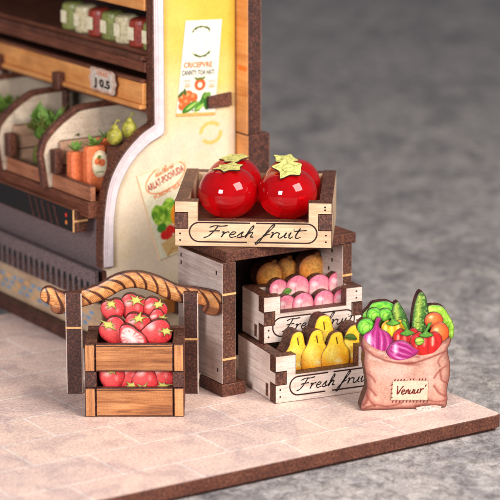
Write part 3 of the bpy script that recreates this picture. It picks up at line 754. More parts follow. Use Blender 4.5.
veg('yellow_pepper', 'yellow pepper between the purple onion and the red pepper', pepper_pts(33, 82, 12, 12), 3.2, pepper_art(33, 82, 12, (244, 196, 26), (190, 110, 14), (255, 246, 150)), 'pepper', calyx=('stem', stem_pts(32, 90.5, 7, -2), stem_art))
def cuke_art(cx, cz, ang, L, W):
    def f(x, y, A, sd):
        base(A, (70, 118, 42)); c, s = math.cos(R(ang)), math.sin(R(ang)); X = (x-cx)*c+(y-cz)*s; Y = -(x-cx)*s+(y-cz)*c
        A.over(np.clip(1-np.abs(X+W*.25)/(W*.5), 0, 1)*.85, (190, 206, 84)); A.over(np.clip((X-W*.3)/(W*.4), 0, 1)*.7, (28, 66, 26))
        n = vnoise(X*1.2, Y, 1.6, 6); A.over((n > .72)*.5, (214, 226, 130)); A.over((vnoise(X, Y, 1.9, 8) > .78)*.5, (24, 60, 24))
        return edge_dark(A, sd, (26, 56, 22), 2, .6)
    return f
veg('cucumber', 'tall dark green cucumber standing upright behind the red peppers', spline([(52, 60), (52.5, 84), (54.5, 104), (58, 116), (61.5, 120), (66, 116), (69, 104), (70, 88), (68, 60)], 4, True), 4.4, cuke_art(61, 92, -3, 60, 9), 'cucumber', t=11, edge='burnt_deep')
veg('cucumber', 'short green cucumber end sticking up behind the yellow pepper', spline([(30, 70), (30.5, 92), (33, 105), (37.5, 110), (42, 105), (47.5, 94), (51, 82), (50, 70)], 4, True), 5.6, cuke_art(40, 92, 8, 50, 9), 'cucumber', t=10, edge='burnt_deep')
def leafy_art(seed, c1=(150, 196, 56), c2=(214, 232, 120), dk=(70, 128, 30)):
    def f(x, y, A, sd):
        base(A, c1); n = vnoise(x, y, 3.5, seed)+.5*vnoise(x, y, 1.6, seed+2); A.over(np.clip((n-.7)*2, 0, 1)*.8, c2); A.over(np.clip((.5-n)*3, 0, 1)*.6, dk)
        return edge_dark(A, sd, dk, 2, .6)
    return f
def sprout_art(cx, cz, r, seed):
    def f(x, y, A, sd):
        base(A, (98, 190, 44)); A.glow(cx-.1*r, cz+.1*r, r*.9, r*.9, (178, 230, 96), .9)
        for k in range(3): A.line(np.abs(sd_ell(x, y, cx+(k-1)*.35*r, cz-.2*r*k, r*.75, r*.8, 20*k)), .7, (44, 130, 28), .55)
        A.mott(2, .9, 1.08, seed); return edge_dark(A, sd, (34, 104, 26), 2.2, .75)
    return f
veg('lettuce', 'frilly light green lettuce at the far right of the sack', ell(81, 86, 14, 22, 22, 18, .16, 4), 6.4, leafy_art(2), 'lettuce', t=9, edge='burnt_deep')
veg('lettuce', 'bright green leaf bunch behind the sprouts at the left', ell(20, 98, 17, 12, 8, 16, .2, 5), 7.2, leafy_art(7, (88, 180, 42), (170, 226, 86), (36, 110, 26)), 'lettuce', t=9, edge='burnt_deep')
for k, (a, z, r, lb, vv) in enumerate(((4.5, 86, 9, 'green brussels sprout at the far left above the onion', 3.0), (13, 98, 7.5, 'green brussels sprout at the upper left, touching its neighbour', 4.3), (24.5, 97.5, 7, 'green brussels sprout right of the onion tip', 3.9))):
    veg('brussels_sprout', lb, ell(a, z, r, r*1.02, 0, 12, .06, k), vv, sprout_art(a, z, r, k), 'sprout', t=8)
def tomo_art(cx, cz, r):
    def f(x, y, A, sd):
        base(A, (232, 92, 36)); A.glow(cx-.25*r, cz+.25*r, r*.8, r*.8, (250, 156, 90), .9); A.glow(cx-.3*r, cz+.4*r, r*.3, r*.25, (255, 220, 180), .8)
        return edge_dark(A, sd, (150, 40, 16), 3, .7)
    return f
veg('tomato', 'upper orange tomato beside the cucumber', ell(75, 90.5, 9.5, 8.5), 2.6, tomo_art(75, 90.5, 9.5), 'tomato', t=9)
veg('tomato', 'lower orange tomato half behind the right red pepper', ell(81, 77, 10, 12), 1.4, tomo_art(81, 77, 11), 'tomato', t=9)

# ------------------------------------------------------------------ tiled base, table top
m, nt, b = new_mat('printed_tile', 0.36, 0.4)
vec = coords(nt, (1, 1, 1), (50, 0, 0)); br = nt.nodes.new('ShaderNodeTexBrick')
br.offset = 0.5; br.inputs['Scale'].default_value = 1.0; br.inputs['Brick Width'].default_value = 116; br.inputs['Row Height'].default_value = 65.5
br.inputs['Mortar Size'].default_value = 1.5; br.inputs['Mortar Smooth'].default_value = 0.6; br.inputs['Bias'].default_value = -0.1
br.inputs['Color1'].default_value = (*lin((250, 226, 214)), 1); br.inputs['Color2'].default_value = (*lin((240, 218, 210)), 1); br.inputs['Mortar'].default_value = (*lin((255, 250, 244)), 1)
nt.links.new(vec, br.inputs['Vector'])
n1 = noise(nt, coords(nt, (0.022,)*3), 1.0, 5, 0.65, 1.0); n2 = noise(nt, coords(nt, (0.35,)*3), 1.0, 4, 0.75)
c = mix(nt, br.outputs['Color'], ramp(nt, n1, [(0.38, (206, 192, 194)), (0.5, (240, 226, 220)), (0.6, (255, 240, 230))]), 0.7, 'MULTIPLY')
c = mix(nt, c, ramp(nt, n2, [(0.36, (186, 172, 172)), (0.58, (255, 255, 255))]), 0.7, 'MULTIPLY')
nt.links.new(c, b.inputs['Base Color']); bump(nt, b, n2, 0.3, 0.6); M['tile'] = m
base_e = empty('display_base', (0, 0, 0), 33, label='wooden base plate printed with pale pink tiles, charred brown edge', cat='base plate')
def unrot(p, yaw=33): c, s = math.cos(R(yaw)), math.sin(R(yaw)); return (p[0]*c+p[1]*s, -p[0]*s+p[1]*c)
cr = unrot((254, -57)); fz = -181.0
def front(x): return fz
outl = [(-420, fz), (cr[0]-7, fz), (cr[0]-2, fz+2), (cr[0], fz+7), (cr[0], 420), (-420, 420)]
mb = MB(); mb.plate(outl, 0, -13, 'tile', 'burnt_red', 'xy', c=0.8); mb.build('tiled_top', base_e)
mb = MB(); mb.plate([(-415, fz+5), (cr[0]-5, fz+5), (cr[0]-5, 415), (-415, 415)], -13.2, -17, 'burnt_deep', 'burnt_deep', 'xy', c=0.3); mb.build('underside_board', base_e)

m, nt, b = new_mat('grey_stone_table', 0.62, 0.4)
a1 = noise(nt, coords(nt, (0.016, 0.010, 0.01)), 1.0, 6, 0.62, 0.8); a2 = noise(nt, coords(nt, (0.085, 0.06, 0.08)), 1.0, 5, 0.7, 0.5); a3 = noise(nt, coords(nt, (0.4,)*3), 1.0, 3, 0.7)
c = ramp(nt, a1, [(0.36, (158, 152, 154)), (0.5, (192, 184, 182)), (0.66, (220, 210, 205))])
c = mix(nt, c, ramp(nt, a2, [(0.36, (120, 114, 118)), (0.5, (215, 212, 210)), (0.62, (255, 255, 255))]), 0.7, 'MULTIPLY')
c = mix(nt, c, ramp(nt, a3, [(0.35, (170, 168, 170)), (0.6, (255, 255, 255))]), 0.6, 'MULTIPLY')
nt.links.new(c, b.inputs['Base Color']); bump(nt, b, a2, 0.6, 5.0); M['stone'] = m
mb = MB(); mb.add([(-9000, -3500, -17.2), (9000, -3500, -17.2), (9000, 16000, -17.2), (-9000, 16000, -17.2)], [[0, 1, 2, 3]], 'stone')
tag(mb.build('table_surface'), kind='structure')

# ------------------------------------------------------------------ market stall
stall = empty('market_stall', (-165, 150, 0), 33, label='wooden miniature market stall with cream side panel and orange shelf edges', cat='market stall')
curve = spline([(6.5, 97), (6.8, 120), (8.5, 150), (13.3, 181.4), (21, 201), (32.2, 217.2), (44, 229), (57.1, 239.3), (68, 245), (71.5, 247)], 5)
prof = [(14, 0), (14, 92), (6.5, 97)]+curve[1:]+[(71.5, 520), (178.5, 520), (178.5, 0)]
psd_pts = prof
def panel_art(x, y):
    A = Art(x, y, (228, 206, 178)); g = np.clip((y-222)/120, 0, 1); k = vnoise(x, y, 26, 2)*.5+vnoise(x, y, 11, 3)*.3
    A.over(np.clip(g*1.25+(k-.4)*.5, 0, 1), (232, 194, 112)); A.over(np.clip((g-.4)*1.4+(x-130)/120+(k-.4)*.6, 0, 1)*.7*np.clip(g*2,0,1), (234, 178, 50))
    A.over(np.clip((92-x)/20, 0, 1)*g*.4, (236, 208, 142))
    a = np.degrees(np.arctan2(y-229, x-146)); rr = np.hypot((x-146)/1.15, y-229)
    A.line(np.abs(rr-11), 4.0, (236, 184, 92), .9*((np.abs(a-20) > 14) & (np.abs(a+160) > 16)))
    A.mott(14, .97, 1.02, 5); A.mott(1.5, .96, 1.03, 6)
    A.over(np.clip((x-176.6)/1.0, 0, 1)*.7, (150, 84, 40)); return A
painted('side_panel', lambda x, y: sd_poly(x, y, psd_pts), panel_art, (4, 181, 0, 522), 0, 10, stall, h=1.0, edge='burnt_red', mat='paper', rim=0)
tc = curve+[(71.5, 250), (71.5, 518)]
def off(pts, d):
    out = []
    for i in range(len(pts)):
        a = np.array(pts[max(i-1, 0)]); b2 = np.array(pts[min(i+1, len(pts)-1)]); t = (b2-a)/np.linalg.norm(b2-a); out.append((pts[i][0]+t[1]*d, pts[i][1]-t[0]*d))
    return out
tr_out = curve[:-1]+[(71.5, 247), (71.5, 518)]
tr_in = [(20.5, 97), (20.8, 120), (22, 148), (26.5, 175), (33, 191), (43, 206), (54, 217), (66, 226), (78, 231.5), (83.5, 234), (85.5, 238), (85.5, 518)]
tr_in = spline(tr_in[:9], 5)+tr_in[9:]
mb = MB(); mb.plate(tr_out+tr_in[::-1], -5, -0.05, 'trim', 'burnt', c=1.2); tr = mb.build('edge_trim', stall)
mb = MB(); o1 = off(tr_out, 3.2)[:-2]; mb.ribbon([(a, b+0.0) for a, b in o1]+[(74.5, 252), (74.5, 516)], 0.7, 'trim_line', 'xz', -5.15)
mb.ribbon([(a+2.2, b-1.4) for a, b in o1[2:]]+[(77.5, 252), (77.5, 516)], 0.5, 'trim_line', 'xz', -5.15)
mb.build('painted_line', tr)
# back board that stands out past the panel, with a step
mb = MB(); mb.box(179, 197, -22, 9, 226.3, 520, 'orange_y', my='burnt_deep', mz='burnt', c=0.8)
mb.box(179, 208, -22.6, 9, 0, 226, 'orange_y', my='burnt_deep', mz='burnt', c=0.8); mb.build('back_upright', stall)
mb = MB(); mb.box(178.6, 186, -21, -4, 296, 301, 'orange_dark', c=.1); mb.build('orange_stripe', stall)
mb = MB(); mb.box(185, 193, 9.5, 702, 0, 520, 'dark_in', c=.5); mb.build('back_wall', stall)
for z0, z1, u0 in ((256, 260.4, 72), (149.7, 167, -1), (318, 322, 74), (384, 392, 74)):
    mb = MB(); mb.box(u0, 184.5, 10.3, 700, z0, z1, 'brown_y', c=.6); mb.build('shelf_board', stall)
# orange fascia with mouldings
mb = MB(); mb.box(67, 72, 10.3, 700, 266, 289, 'orange_y', c=.6); fas = mb.build('orange_fascia', stall)
mb = MB(); mb.box(63.5, 72.5, 10.4, 700, 260.6, 265.8, 'orange_y', c=1.2); mb.build('moulding', fas)
mb = MB(); mb.box(65, 72.5, 10.4, 700, 289.2, 293, 'brown_y', c=1.0); mb.build('moulding', fas)
mb = MB(); mb.box(70, 76, 10.4, 700, 300, 312, 'brown_y', mz='burnt', c=.8); mb.box(66, 76, 10.4, 700, 313, 318, 'burnt_red', c=.8); mb.build('upper_rail', stall)
mb = MB(); mb.box(70, 76, 10.4, 700, 366, 384, 'orange_y', mz='burnt', c=.8); mb.build('top_fascia', stall)
for s in (182, 330):
    mb = MB(); mb.box(58, 68, s, s+16, 257, 276, 'burnt_red', c=1.0); mb.build('bracket', stall)
    mb = MB(); mb.box(68, 74, s+2, s+12, 168, 256, 'burnt_deep', c=1.0); mb.build('shelf_post', stall)
# dividers with the curved, charred rim
dv = [(-8, 167.5)]+spline([(-13, 205), (-9, 219), (-0.4, 229.8), (12, 240), (24.7, 248), (37, 254), (52, 255.6)], 4)+[(66, 255.8), (184, 255.8), (184, 167.5)]
for s in (98, 206, 314, 440, 560):
    mb = MB(); mb.plate(dv, s, s+7, 'div_face', 'burnt', c=.6); d = mb.build('divider', stall)
    rim = off(dv[0:-2], -0.2)[:-1]+[(66, 255.6), (130, 255.6)]; rin = off(dv[0:-2], 5.5)[:-1]+[(66, 250.5), (130, 250.5)]
    mb = MB(); mb.plate(rim+rin[::-1], s-1.6, s-.1, 'burnt_red', 'burnt', c=.4); mb.build('charred_rim', d)
# lower body
mb = MB(); mb.box(22, 184, 20, 698, 14, 149.5, 'grey_wall', c=.6); mb.build('lower_wall', stall)
mb = MB(); mb.box(2, 186, 12, 700, 0, 13.6, 'burnt_deep', c=.6); mb.build('plinth', stall)
mb = MB(); mb.box(14, 21.6, 14, 700, 14, 52, 'cream_y', c=.5); pl = mb.build('skirting', stall)
mb = MB()
for k in range(42):
    for zz in (24, 31, 38):
        s0 = 30+k*15+(7 if zz == 31 else 0); mb.ribbon([(s0, zz), (s0+9, zz)], 4.0, 'blue_ink' if (k+int(zz)) % 3 else 'tan', 'yz', 13.9)
mb.build('mosaic_pattern', pl)
# grille with round topped slots
mb = MB(); mb.box(6, 12, 14, 700, 54, 90, 'grey_wall', c=.5); gr = mb.build('grille_board', stall)
mb = MB()
for k in range(50):
    s0 = 24+k*13; pts = [(s0, 55), (s0, 72)]+[(s0+3.5-3.5*math.cos(t), 72+4.5*math.sin(t)) for t in np.linspace(0.3, math.pi-.3, 7)]+[(s0+7, 72), (s0+7, 55)]
    mb.plate(pts, 5.7, 6.4, 'black', 'black', 'yz', c=.2)
    mb.box(5.0, 5.9, s0+1.2, s0+3.6, 55.4, 68, 'burnt', c=.2)
mb.build('arched_slot', gr)
# wooden drawer block with dark front
mb = MB(); mb.box(-9, 8, 30, 690, 131, 157, 'burnt', mz='brown_y', my='burnt', mx='black', c=1.0); dr = mb.build('drawer', stall)
mb = MB(); mb.box(-9.3, 8.3, 29.5, 30.6, 142.5, 144.6, 'tan', c=.1); mb.box(-9.4, -8, 29.6, 31.4, 132, 156, 'tan', c=.2); mb.build('tan_band', dr)
mb = MB(); mb.box(-9.6, -8.8, 44, 47.5, 146, 150, 'red_light', c=.2); mb.box(-9.6, -8.8, 44, 47.5, 138, 142, 'orange_light', c=.2); mb.build('button', dr)
for k in range(5):
    mb = MB(); mb.plate([(62+k*14, 133), (66+k*14, 133), (76+k*14, 154), (72+k*14, 154)], -9.5, -8.9, 'burnt_deep', 'burnt_deep', 'yz', c=.1); mb.build('dark_slat', dr)
# tenons through the side panel
mb = MB(); mb.plate([(141, 257), (171, 257), (170.5, 271.8), (140.5, 269.5)], -5, -0.1, 'burnt_red', 'burnt_deep', c=1.0); mb.build('tenon', stall)
mb = MB(); mb.box(64, 92, -12, -.1, 38, 55, 'orange_x', mz='tan', c=.8); mb.box(92.2, 99, -14, -.1, 35, 52, 'burnt_deep', c=.8); mb.build('tenon', stall)

# ---- posters glued to the panel
def rotpt(o, a, b, ang): c, s = math.cos(R(ang)), math.sin(R(ang)); return (o[0]+a*c-b*s, o[1]+a*s+b*c)
p1o, p1a = (51.8, 192.2), 15.0
P1 = [rotpt(p1o, a, b, p1a) for a, b in ((0, 0), (60, -5), (60, -104), (2, -101))]
def p1_art(x, y):
    A = Art(x, y, (226, 216, 184)); c, s = math.cos(R(p1a)), math.sin(R(p1a)); X = (x-p1o[0])*c+(y-p1o[1])*s; Y = -(x-p1o[0])*s+(y-p1o[1])*c
    A.line(np.abs(sd_ell(X, Y, 33, -15, 26, 14, 8)), 1.3, (214, 110, 50), .9)
    A.line(np.abs(sd_ell(X, Y, 34, -15, 22, 11, 8)), .5, (226, 150, 90), .0)
    n = vnoise(X, Y, 5, 1)+.6*vnoise(X, Y, 2.2, 3)
    A.fill(sd_poly(X, Y, spline([(6, -46), (14, -40), (20, -43), (28, -38), (36, -42), (37, -56), (30, -66), (16, -66), (8, -60)], 4, True)), (120, 168, 40), 1.5)
    g = sd_poly(X, Y, spline([(6, -46), (14, -40), (20, -43), (28, -38), (36, -42), (37, -56), (30, -66), (16, -66), (8, -60)], 4, True)) < 0
    A.over(g*np.clip((n-.75)*2.5, 0, 1)*.9, (196, 220, 90)); A.over(g*np.clip((.6-n)*3, 0, 1)*.8, (56, 104, 24))
    A.fill(sd_ell(X, Y, 14, -67, 6, 5), (66, 128, 34), 1.5)
    A.fill(sd_ell(X, Y, 40, -60, 12, 15, -25), (240, 140, 30), 1.2); A.line(np.abs(sd_ell(X, Y, 42, -60, 8, 11, -25)), 1.2, (252, 190, 80)); A.line(np.abs(sd_ell(X, Y, 44, -60, 4, 6, -25)), 1, (206, 96, 16), .7)
    for cx, cy, r in ((15, -76, 5), (23, -73, 5.5), (31, -76, 5), (20, -80, 4.5)): A.fill(sd_ell(X, Y, cx, cy, r, r), (206, 34, 26), 1.2); A.glow(cx-1, cy+1.5, 2, 2, (255, 170, 130), .0)
    A.fill(sd_poly(X, Y, [(8, -84), (46, -76), (56, -80), (54, -101), (12, -99.5)]), (206, 168, 108), 1.2); A.mott(2.5, .95, 1.04, 2)
    A.line(sd_line(X, Y, [(13, -100), (20, -94), (30, -97)]), 2, (178, 120, 60), .7, 2)
    A.over(np.clip(1+sd_poly(x, y, P1)/1.2, 0, 1)*.6, (212, 160, 110)); return A
pst = painted('poster', lambda x, y: sd_poly(x, y, P1), p1_art, (45, 140, 78, 212), -0.9, 0.8, None, h=.5, mat='paper', edge='tan', rim=0)
place(pst, (-165, 150, 0), 33); tag(pst, 'tilted cream poster with lettuce and orange slice below a ringed red title', 'poster')
mb = MB(); d = -1.0
rt = (math.cos(R(22)), math.sin(R(22)))
print_text(mb, 'ARLAT-POOVUDA', 'red_ink', rotpt(p1o, 9, -22.5, p1a), 11, rt, 'xz', d, width=49, bold=.03)
handwriting(mb, 'Vuitherin', *rotpt(p1o, 20, -11, p1a), 24, 3.4, 'orange_ink', d=d, sl=.25, rise=math.tan(R(22)), pen=.8)
print_text(mb, 'FURDIC SEATS', 'orange_ink', rotpt(p1o, 14, -33.5, p1a), 6.5, (math.cos(R(19)), math.sin(R(19))), 'xz', d, width=42, bold=.03)
print_text(mb, 'Bo', 'ink_green', rotpt(p1o, 29, -92, p1a), 9, (math.cos(R(15)), math.sin(R(15))), 'xz', d, width=10, bold=.05)
mb.build('lettering', pst)

P2 = [(101.5, 251.5), (151, 248.2), (160.5, 352), (114.5, 354)]
def p2_art(x, y):
    A = Art(x, y, (232, 224, 206)); X = (x-128); Y = y
    A.fill(sd_poly(x, y, [(100, 250), (152, 247.0), (152, 251.5), (100, 255.0)]), (238, 168, 92), .6)
    A.line(np.abs(sd_ell(x, y, 134, 330, 16, 16))+(np.abs(x-134) > 11)*9+vnoise(x, y, 2, 4)*1.5-0.7, 2.0, (70, 88, 34), .95)
    A.fill(sd_ell(x, y, 132, 283.5, 7, 6.5), (222, 92, 44), 1); A.fill(sd_ell(x, y, 132, 283, 3, 3), (250, 226, 206), 1)
    for k in (-1, 0, 1): A.fill(sd_ell(x, y, 132+k*4, 290.0, 3.2, 1.2, k*25), (90, 110, 36), .8)
    for cx, cz in ((116, 289), (147, 286)):
        A.line(sd_line(x, y, [(cx-4, cz), (cx+4, cz-.3)]), .8, (80, 74, 50), .7); A.line(sd_line(x, y, [(cx-3, cz-3), (cx+3, cz-3.3)]), .7, (80, 74, 50), .6); A.fill(sd_ell(x, y, cx, cz-6, 4, 1.6), (240, 160, 120), .8, .8)
    for cx, cy, r in ((110, 270, 5.5), (117, 272, 6.5), (124, 270, 5), (109, 262, 4.5), (115, 265, 5)): A.fill(sd_ell(x, y, cx, cy, r, r), (226, 96, 44), 1); A.glow(cx-1, cy+2, r*.6, r*.5, (250, 180, 120), .8)
    for cx, cy, rx, ry, ro, c in ((108, 275, 5, 1.8, 40, (70, 96, 30)), (113, 277, 4, 1.6, 100, (60, 90, 30)), (119, 260, 11, 4.0, 28, (64, 120, 34)), (121, 261, 8, 1.6, 28, (160, 196, 90)), (133, 262, 10, 4, 40, (84, 142, 44)), (136, 267, 8, 3, 70, (60, 112, 36)), (131, 258, 8, 2, 35, (150, 190, 80)), (141, 262, 7, 4, 80, (50, 100, 34)), (141, 271, 5, 3, 20, (110, 150, 60))): A.fill(sd_ell(x, y, cx, cy, rx, ry, ro), c, 1)
    A.line(sd_line(x, y, [(122, 256), (124, 256)]), 1, (50, 50, 40)); A.line(sd_line(x, y, [(126, 255.8), (131, 255.4)]), 1, (50, 50, 40), .8)
    A.mott(2, .96, 1.03, 2); return A
ps2 = painted('seed_packet_poster', lambda x, y: sd_poly(x, y, P2), p2_art, (98, 164, 244, 356), -0.8, 0.7, None, h=.5, mat='paper', edge='tan', rim=0)
place(ps2, (-165, 150, 0), 33); tag(ps2, 'white and yellow paper poster with cucumbers and tomatoes under a small orange title', 'poster')
mb = MB(); rt = (math.cos(R(-3)), math.sin(R(-3)))
print_text(mb, 'CRICEPVRE', 'orange_ink', (111.5, 303.5), 8, rt, 'xz', -0.95, width=36, bold=.03)
print_text(mb, 'CANNTY TOA HATI', 'ink', (109, 295.4), 7.5, rt, 'xz', -0.95, width=41, bold=.015)
mb.build('lettering', ps2)

# ---- price plaque on the orange fascia (reads towards the front left)
pc = (88, 281); pq = []
for i in range(48):
    a = 2*math.pi*i/48; c, s = math.cos(a), math.sin(a); k = (abs(c)**5+abs(s)**5)**(-.2)*(1+.02*math.cos(6*a)+.035*math.cos(8*a)); pq.append((pc[0]+29*c*k, pc[1]+13.5*s*k))
mb = MB(); mb.plate(pq, 61.8, 63.4, 'plaque', 'burnt', 'yz', c=.6)
pz = mb.build('price_plaque'); place(pz, (-165, 150, 0), 33); tag(pz, 'small grey scalloped price plaque on the orange shelf edge', 'price sign')
mb = MB(); mb.ribbon([(pc[0]+(a-pc[0])*.88, pc[1]+(b-pc[1])*.86) for a, b in pq], .9, 'orange_ink', 'yz', 61.6, True)
print_text(mb, 'J 0.5', 'ink', (pc[0]+19, pc[1]-7), 12, (1, 0), 'yz', 61.6, width=36, bold=.05, flip=-1)
print_text(mb, 'OOLS', 'orange_ink', (pc[0]+12, pc[1]+5.5), 6, (1, 0), 'yz', 61.6, width=24, bold=.04, flip=-1)
mb.build('lettering', pz)
# ------------------------------------------------------------------ goods on the stall
SO = (-165, 150, 0)
def stall_tag(o, label, cat, group=None): place(o, SO, 33); return tag(o, label, cat, group)
# crate compartments along the lower counter
for k, (s0, s1, lb) in enumerate(((10.5, 97, 'wooden produce tray nearest the cream panel, holding orange packs'), (106, 205, 'second produce tray along the stall, holding green bunches'), (214, 313, 'third produce tray along the stall at the left edge'))):
    t = empty('produce_tray', SO, 33, label=lb, cat='tray', group='produce trays on the lower counter')
    mb = MB(); mb.box(2, 8, s0, s1, 167.3, 184, 'brown_l', mz='burnt', c=.8); mb.build('front_rail', t)
    mb = MB(); mb.box(-.5, 10, s1-12, s1-.5, 184.2, 211, 'burnt_red', mx='burnt_deep', c=.8); mb.build('post', t)
    mb = MB(); mb.box(11, 100, s1-5, s1-.5, 167.3, 219, 'tray_side', mz='burnt', c=.6); mb.build('side_board', t)
    mb = MB(); mb.box(12, 100, s1-6, s1-5.2, 191, 192.4, 'burnt_deep', c=.1); mb.build('groove', t)
def leaf_blob(mb, cx, cy, cz, r, m, n=7, seed=1, up=.6):
    rd = random.Random(seed)
    for k in range(n):
        a = rd.random()*6.28; e = up+rd.random()*.6; L = r*(.8+.5*rd.random()); d = np.array((math.cos(a)*math.cos(e), math.sin(a)*math.cos(e), math.sin(e))); sd = np.array((-math.sin(a), math.cos(a), 0))*L*.22
        c = np.array((cx, cy, cz)); pz = [c, c+d*L*.45+sd, c+d*L, c+d*L*.45-sd]; th = np.array((0, 0, .5))
        mb.add([tuple(q) for q in pz]+[tuple(q-th-(d*0)) for q in pz], [[0, 1, 2, 3], [7, 6, 5, 4], [0, 4, 5, 1], [1, 5, 6, 2], [2, 6, 7, 3], [3, 7, 4, 0]], m)
def sphere(mb, cx, cy, cz, rx, rz, m, nu=18, nv=12):
    vs = [(cx, cy, cz+rz)]; fs = []
    for j in range(1, nv):
        t = math.pi*j/nv
        for i in range(nu):
            p = 2*math.pi*i/nu; vs.append((cx+rx*math.sin(t)*math.cos(p), cy+rx*math.sin(t)*math.sin(p), cz+rz*math.cos(t)))
    vs.append((cx, cy, cz-rz)); n = len(vs)-1
    for i in range(nu):
        fs.append([0, 1+i, 1+(i+1) % nu]); fs.append([n, n-1-i, n-1-(i+1) % nu])
    for j in range(nv-2):
        for i in range(nu): a = 1+j*nu; fs.append([a+i, a+nu+i, a+nu+(i+1) % nu, a+(i+1) % nu])
    mb.add(vs, fs, m)
def pack(lb, u0, u1, w0, w1, z1, label=True, seed=1):
    mb = MB(); mb.box(u0, u1, w0, w1, 167.4, z1, 'pack', c=3.0); o = mb.build('produce_pack'); stall_tag(o, lb, 'packet', 'orange packs in the nearest tray')
    mb = MB(); leaf_blob(mb, (u0+u1)/2, (w0+w1)/2, z1-.5, 14, 'leafy', 8, seed, .3); mb.build('leaf_tuft', o)
    if label:
        cx = (u0+u1)/2; cz = z1-19; cx += 2; rx = (u1-u0)*.42
        mb = MB(); pts = [(cx+rx*math.cos(t), cz+15*math.sin(t)) for t in np.linspace(0, 2*math.pi, 33)[:-1]]; mb.plate(pts, w0-.8, w0-.1, 'pack_label', 'burnt', c=.2)
        mb.ribbon([(cx+(a-cx)*.86, cz+(b-cz)*.88) for a, b in pts], .6, 'orange_ink', 'xz', w0-.9, True)
        lbp = mb.build('round_label', o)
        mb = MB()
        for a, b, r in ((-3, 3, 4), (2.5, 1, 4.2), (-1, 7, 2.6)): mb.disc(cx+a, cz+b, r, w0-1.1, 'pack' if b < 6 else 'leafy', t=.2)
        mb.ribbon([(cx-5, cz-9), (cx+5, cz-9)], 1.2, 'ink_green', 'xz', w0-1.0); mb.build('carrot_print', lbp)
pack('plain orange pack with green leaf tops, left of the labelled pack', 9, 25, 62, 78, 211, False, 3)
pack('orange pack with a round cream label, beside the panel', 18, 42, 44, 58, 219, True, 5)
pack('orange pack in the shade behind the labelled pack', 44, 66, 62, 78, 222, False, 9)
for k, (uu, ww, zz, r, lb) in enumerate(((43, 30, 231, 8.5, 'yellow green pear-shaped fruit, left of the pair above the packs'), (58, 24, 238, 8.5, 'yellow green fruit with curled stem, right of the pair near the panel'))):
    mb = MB(); sphere(mb, uu, ww, zz, r, r*1.15, 'leafy2'); sphere(mb, uu+.5, ww, zz+r*.95, r*.5, r*.6, 'leafy2'); o = mb.build('green_fruit', None, True); stall_tag(o, lb, 'fruit', 'yellow green fruit above the packs')
    mb = MB(); mb.ribbon(spline([(uu, zz+r*1.3), (uu+1, zz+r*1.8), (uu+4, zz+r*2.1), (uu+6, zz+r*1.8)], 5), 1.4, 'leafy2', 'xz', ww-1); mb.build('stem', o)
mb = MB(); mb.box(38, 66, 18, 40, 167.4, 220, 'brown_x', c=1); o = mb.build('fruit_box'); stall_tag(o, 'brown box under the yellow green fruit, mostly behind the panel', 'box')
# leafy bunches in the farther trays
for k, (ww, lb) in enumerate(((122, 'leafy green bunch just beyond the first curved divider'), (146, 'second leafy green bunch in the shaded tray'), (172, 'third leafy green bunch in the shaded tray'), (240, 'leafy green bunch in the farthest tray'), (270, 'leafy green bunch at the far left of the stall'))):
    mb = MB()
    for j in range(7): leaf_blob(mb, 26+(j % 3)*12, ww+(j//3)*7-6, 205+j*3, 24, 'olive' if j % 2 else 'leafy', 8, k*9+j, .5)
    sphere(mb, 36, ww, 186, 16, 18, 'olive'); stall_tag(mb.build('leafy_bunch'), lb, 'greens', 'leafy bunches in the farther trays')
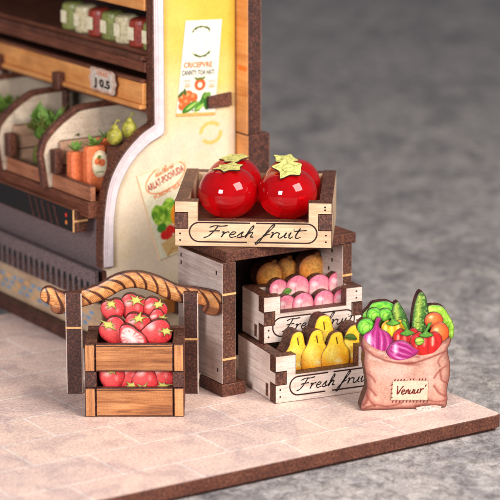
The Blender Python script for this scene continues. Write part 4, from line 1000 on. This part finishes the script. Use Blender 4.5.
# round green-yellow tins on the upper shelf
for k in range(7):
    s = 24+k*30; mb = MB(); n = 24; pr = [(13, 322.2), (13.6, 324), (13.6, 346), (12.6, 350), (9, 352)]
    vs = []; fs = []
    for r, z in pr:
        for i in range(n): a = 2*math.pi*i/n; vs.append((92+r*math.cos(a), s+r*math.sin(a), z))
    for j in range(len(pr)-1):
        for i in range(n): fs.append([j*n+i, j*n+(i+1) % n, (j+1)*n+(i+1) % n, (j+1)*n+i])
    fs.append(list(range((len(pr)-1)*n, len(pr)*n))); fs.append(list(range(n-1, -1, -1)))
    mb.add(vs, fs, ('tin_green', 'tin_red', 'tin_cream')[k % 3])
    num = ('first', 'second', 'third', 'fourth', 'fifth', 'sixth', 'seventh')[k]; colr = ('olive green', 'dull red', 'cream')[k % 3]
    o = mb.build('jar', None, False); stall_tag(o, colr+' round jar on the upper shelf, '+num+' from the cream panel', 'jar', 'round jars on the upper shelf')
    mb = MB(); mb.box(78.0, 79.0, s-6, s+6, 329, 343, 'pack_label', c=.2); mb.build('jar_label', o)

# ------------------------------------------------------------------ camera
D = 2400.0; PT = R(14.0)
cam = bpy.data.cameras.new('camera'); co = bpy.data.objects.new('camera', cam); COL.objects.link(co)
co.location = (0, -D*math.cos(PT)*K, (155+D*math.sin(PT))*K); co.rotation_euler = (math.pi/2-PT, 0, 0)
cam.sensor_width = 36; cam.lens = 36*D/500.0; cam.clip_start = 0.01; cam.clip_end = 50
cam.dof.use_dof = True; cam.dof.focus_distance = 2405*K; cam.dof.aperture_fstop = 29
scene.camera = co

# ------------------------------------------------------------------ light: one big soft lamp from the right, a weaker one from the left
w = bpy.data.worlds.new('World'); scene.world = w; w.use_nodes = True
w.node_tree.nodes['Background'].inputs[0].default_value = (0.80, 0.84, 0.92, 1); w.node_tree.nodes['Background'].inputs[1].default_value = 0.22
def area(name, loc, tgt, sx, sy, power, col):
    l = bpy.data.lights.new(name, 'AREA'); l.shape = 'RECTANGLE'; l.size = sx; l.size_y = sy; l.energy = power; l.color = col
    o = bpy.data.objects.new(name, l); COL.objects.link(o); o.location = loc
    from mathutils import Vector
    o.rotation_euler = (Vector(tgt)-Vector(loc)).to_track_quat('-Z', 'Y').to_euler(); return o
area('key_lamp', (0.30, -0.25, 0.35), (0, 0.0, 0.02), 0.30, 0.28, 4.1, (1.0, 0.96, 0.90))
area('fill_lamp', (-0.24, -0.46, 0.20), (-0.01, 0.02, 0.02), 0.14, 0.16, 2.5, (0.96, 0.97, 1.0))
scene.view_settings.view_transform = 'Standard'; scene.view_settings.look = 'None'
scene.view_settings.exposure = 0.0; scene.view_settings.gamma = 1.0
scene.render.engine = 'CYCLES'; scene.cycles.max_bounces = 10; scene.cycles.transmission_bounces = 8
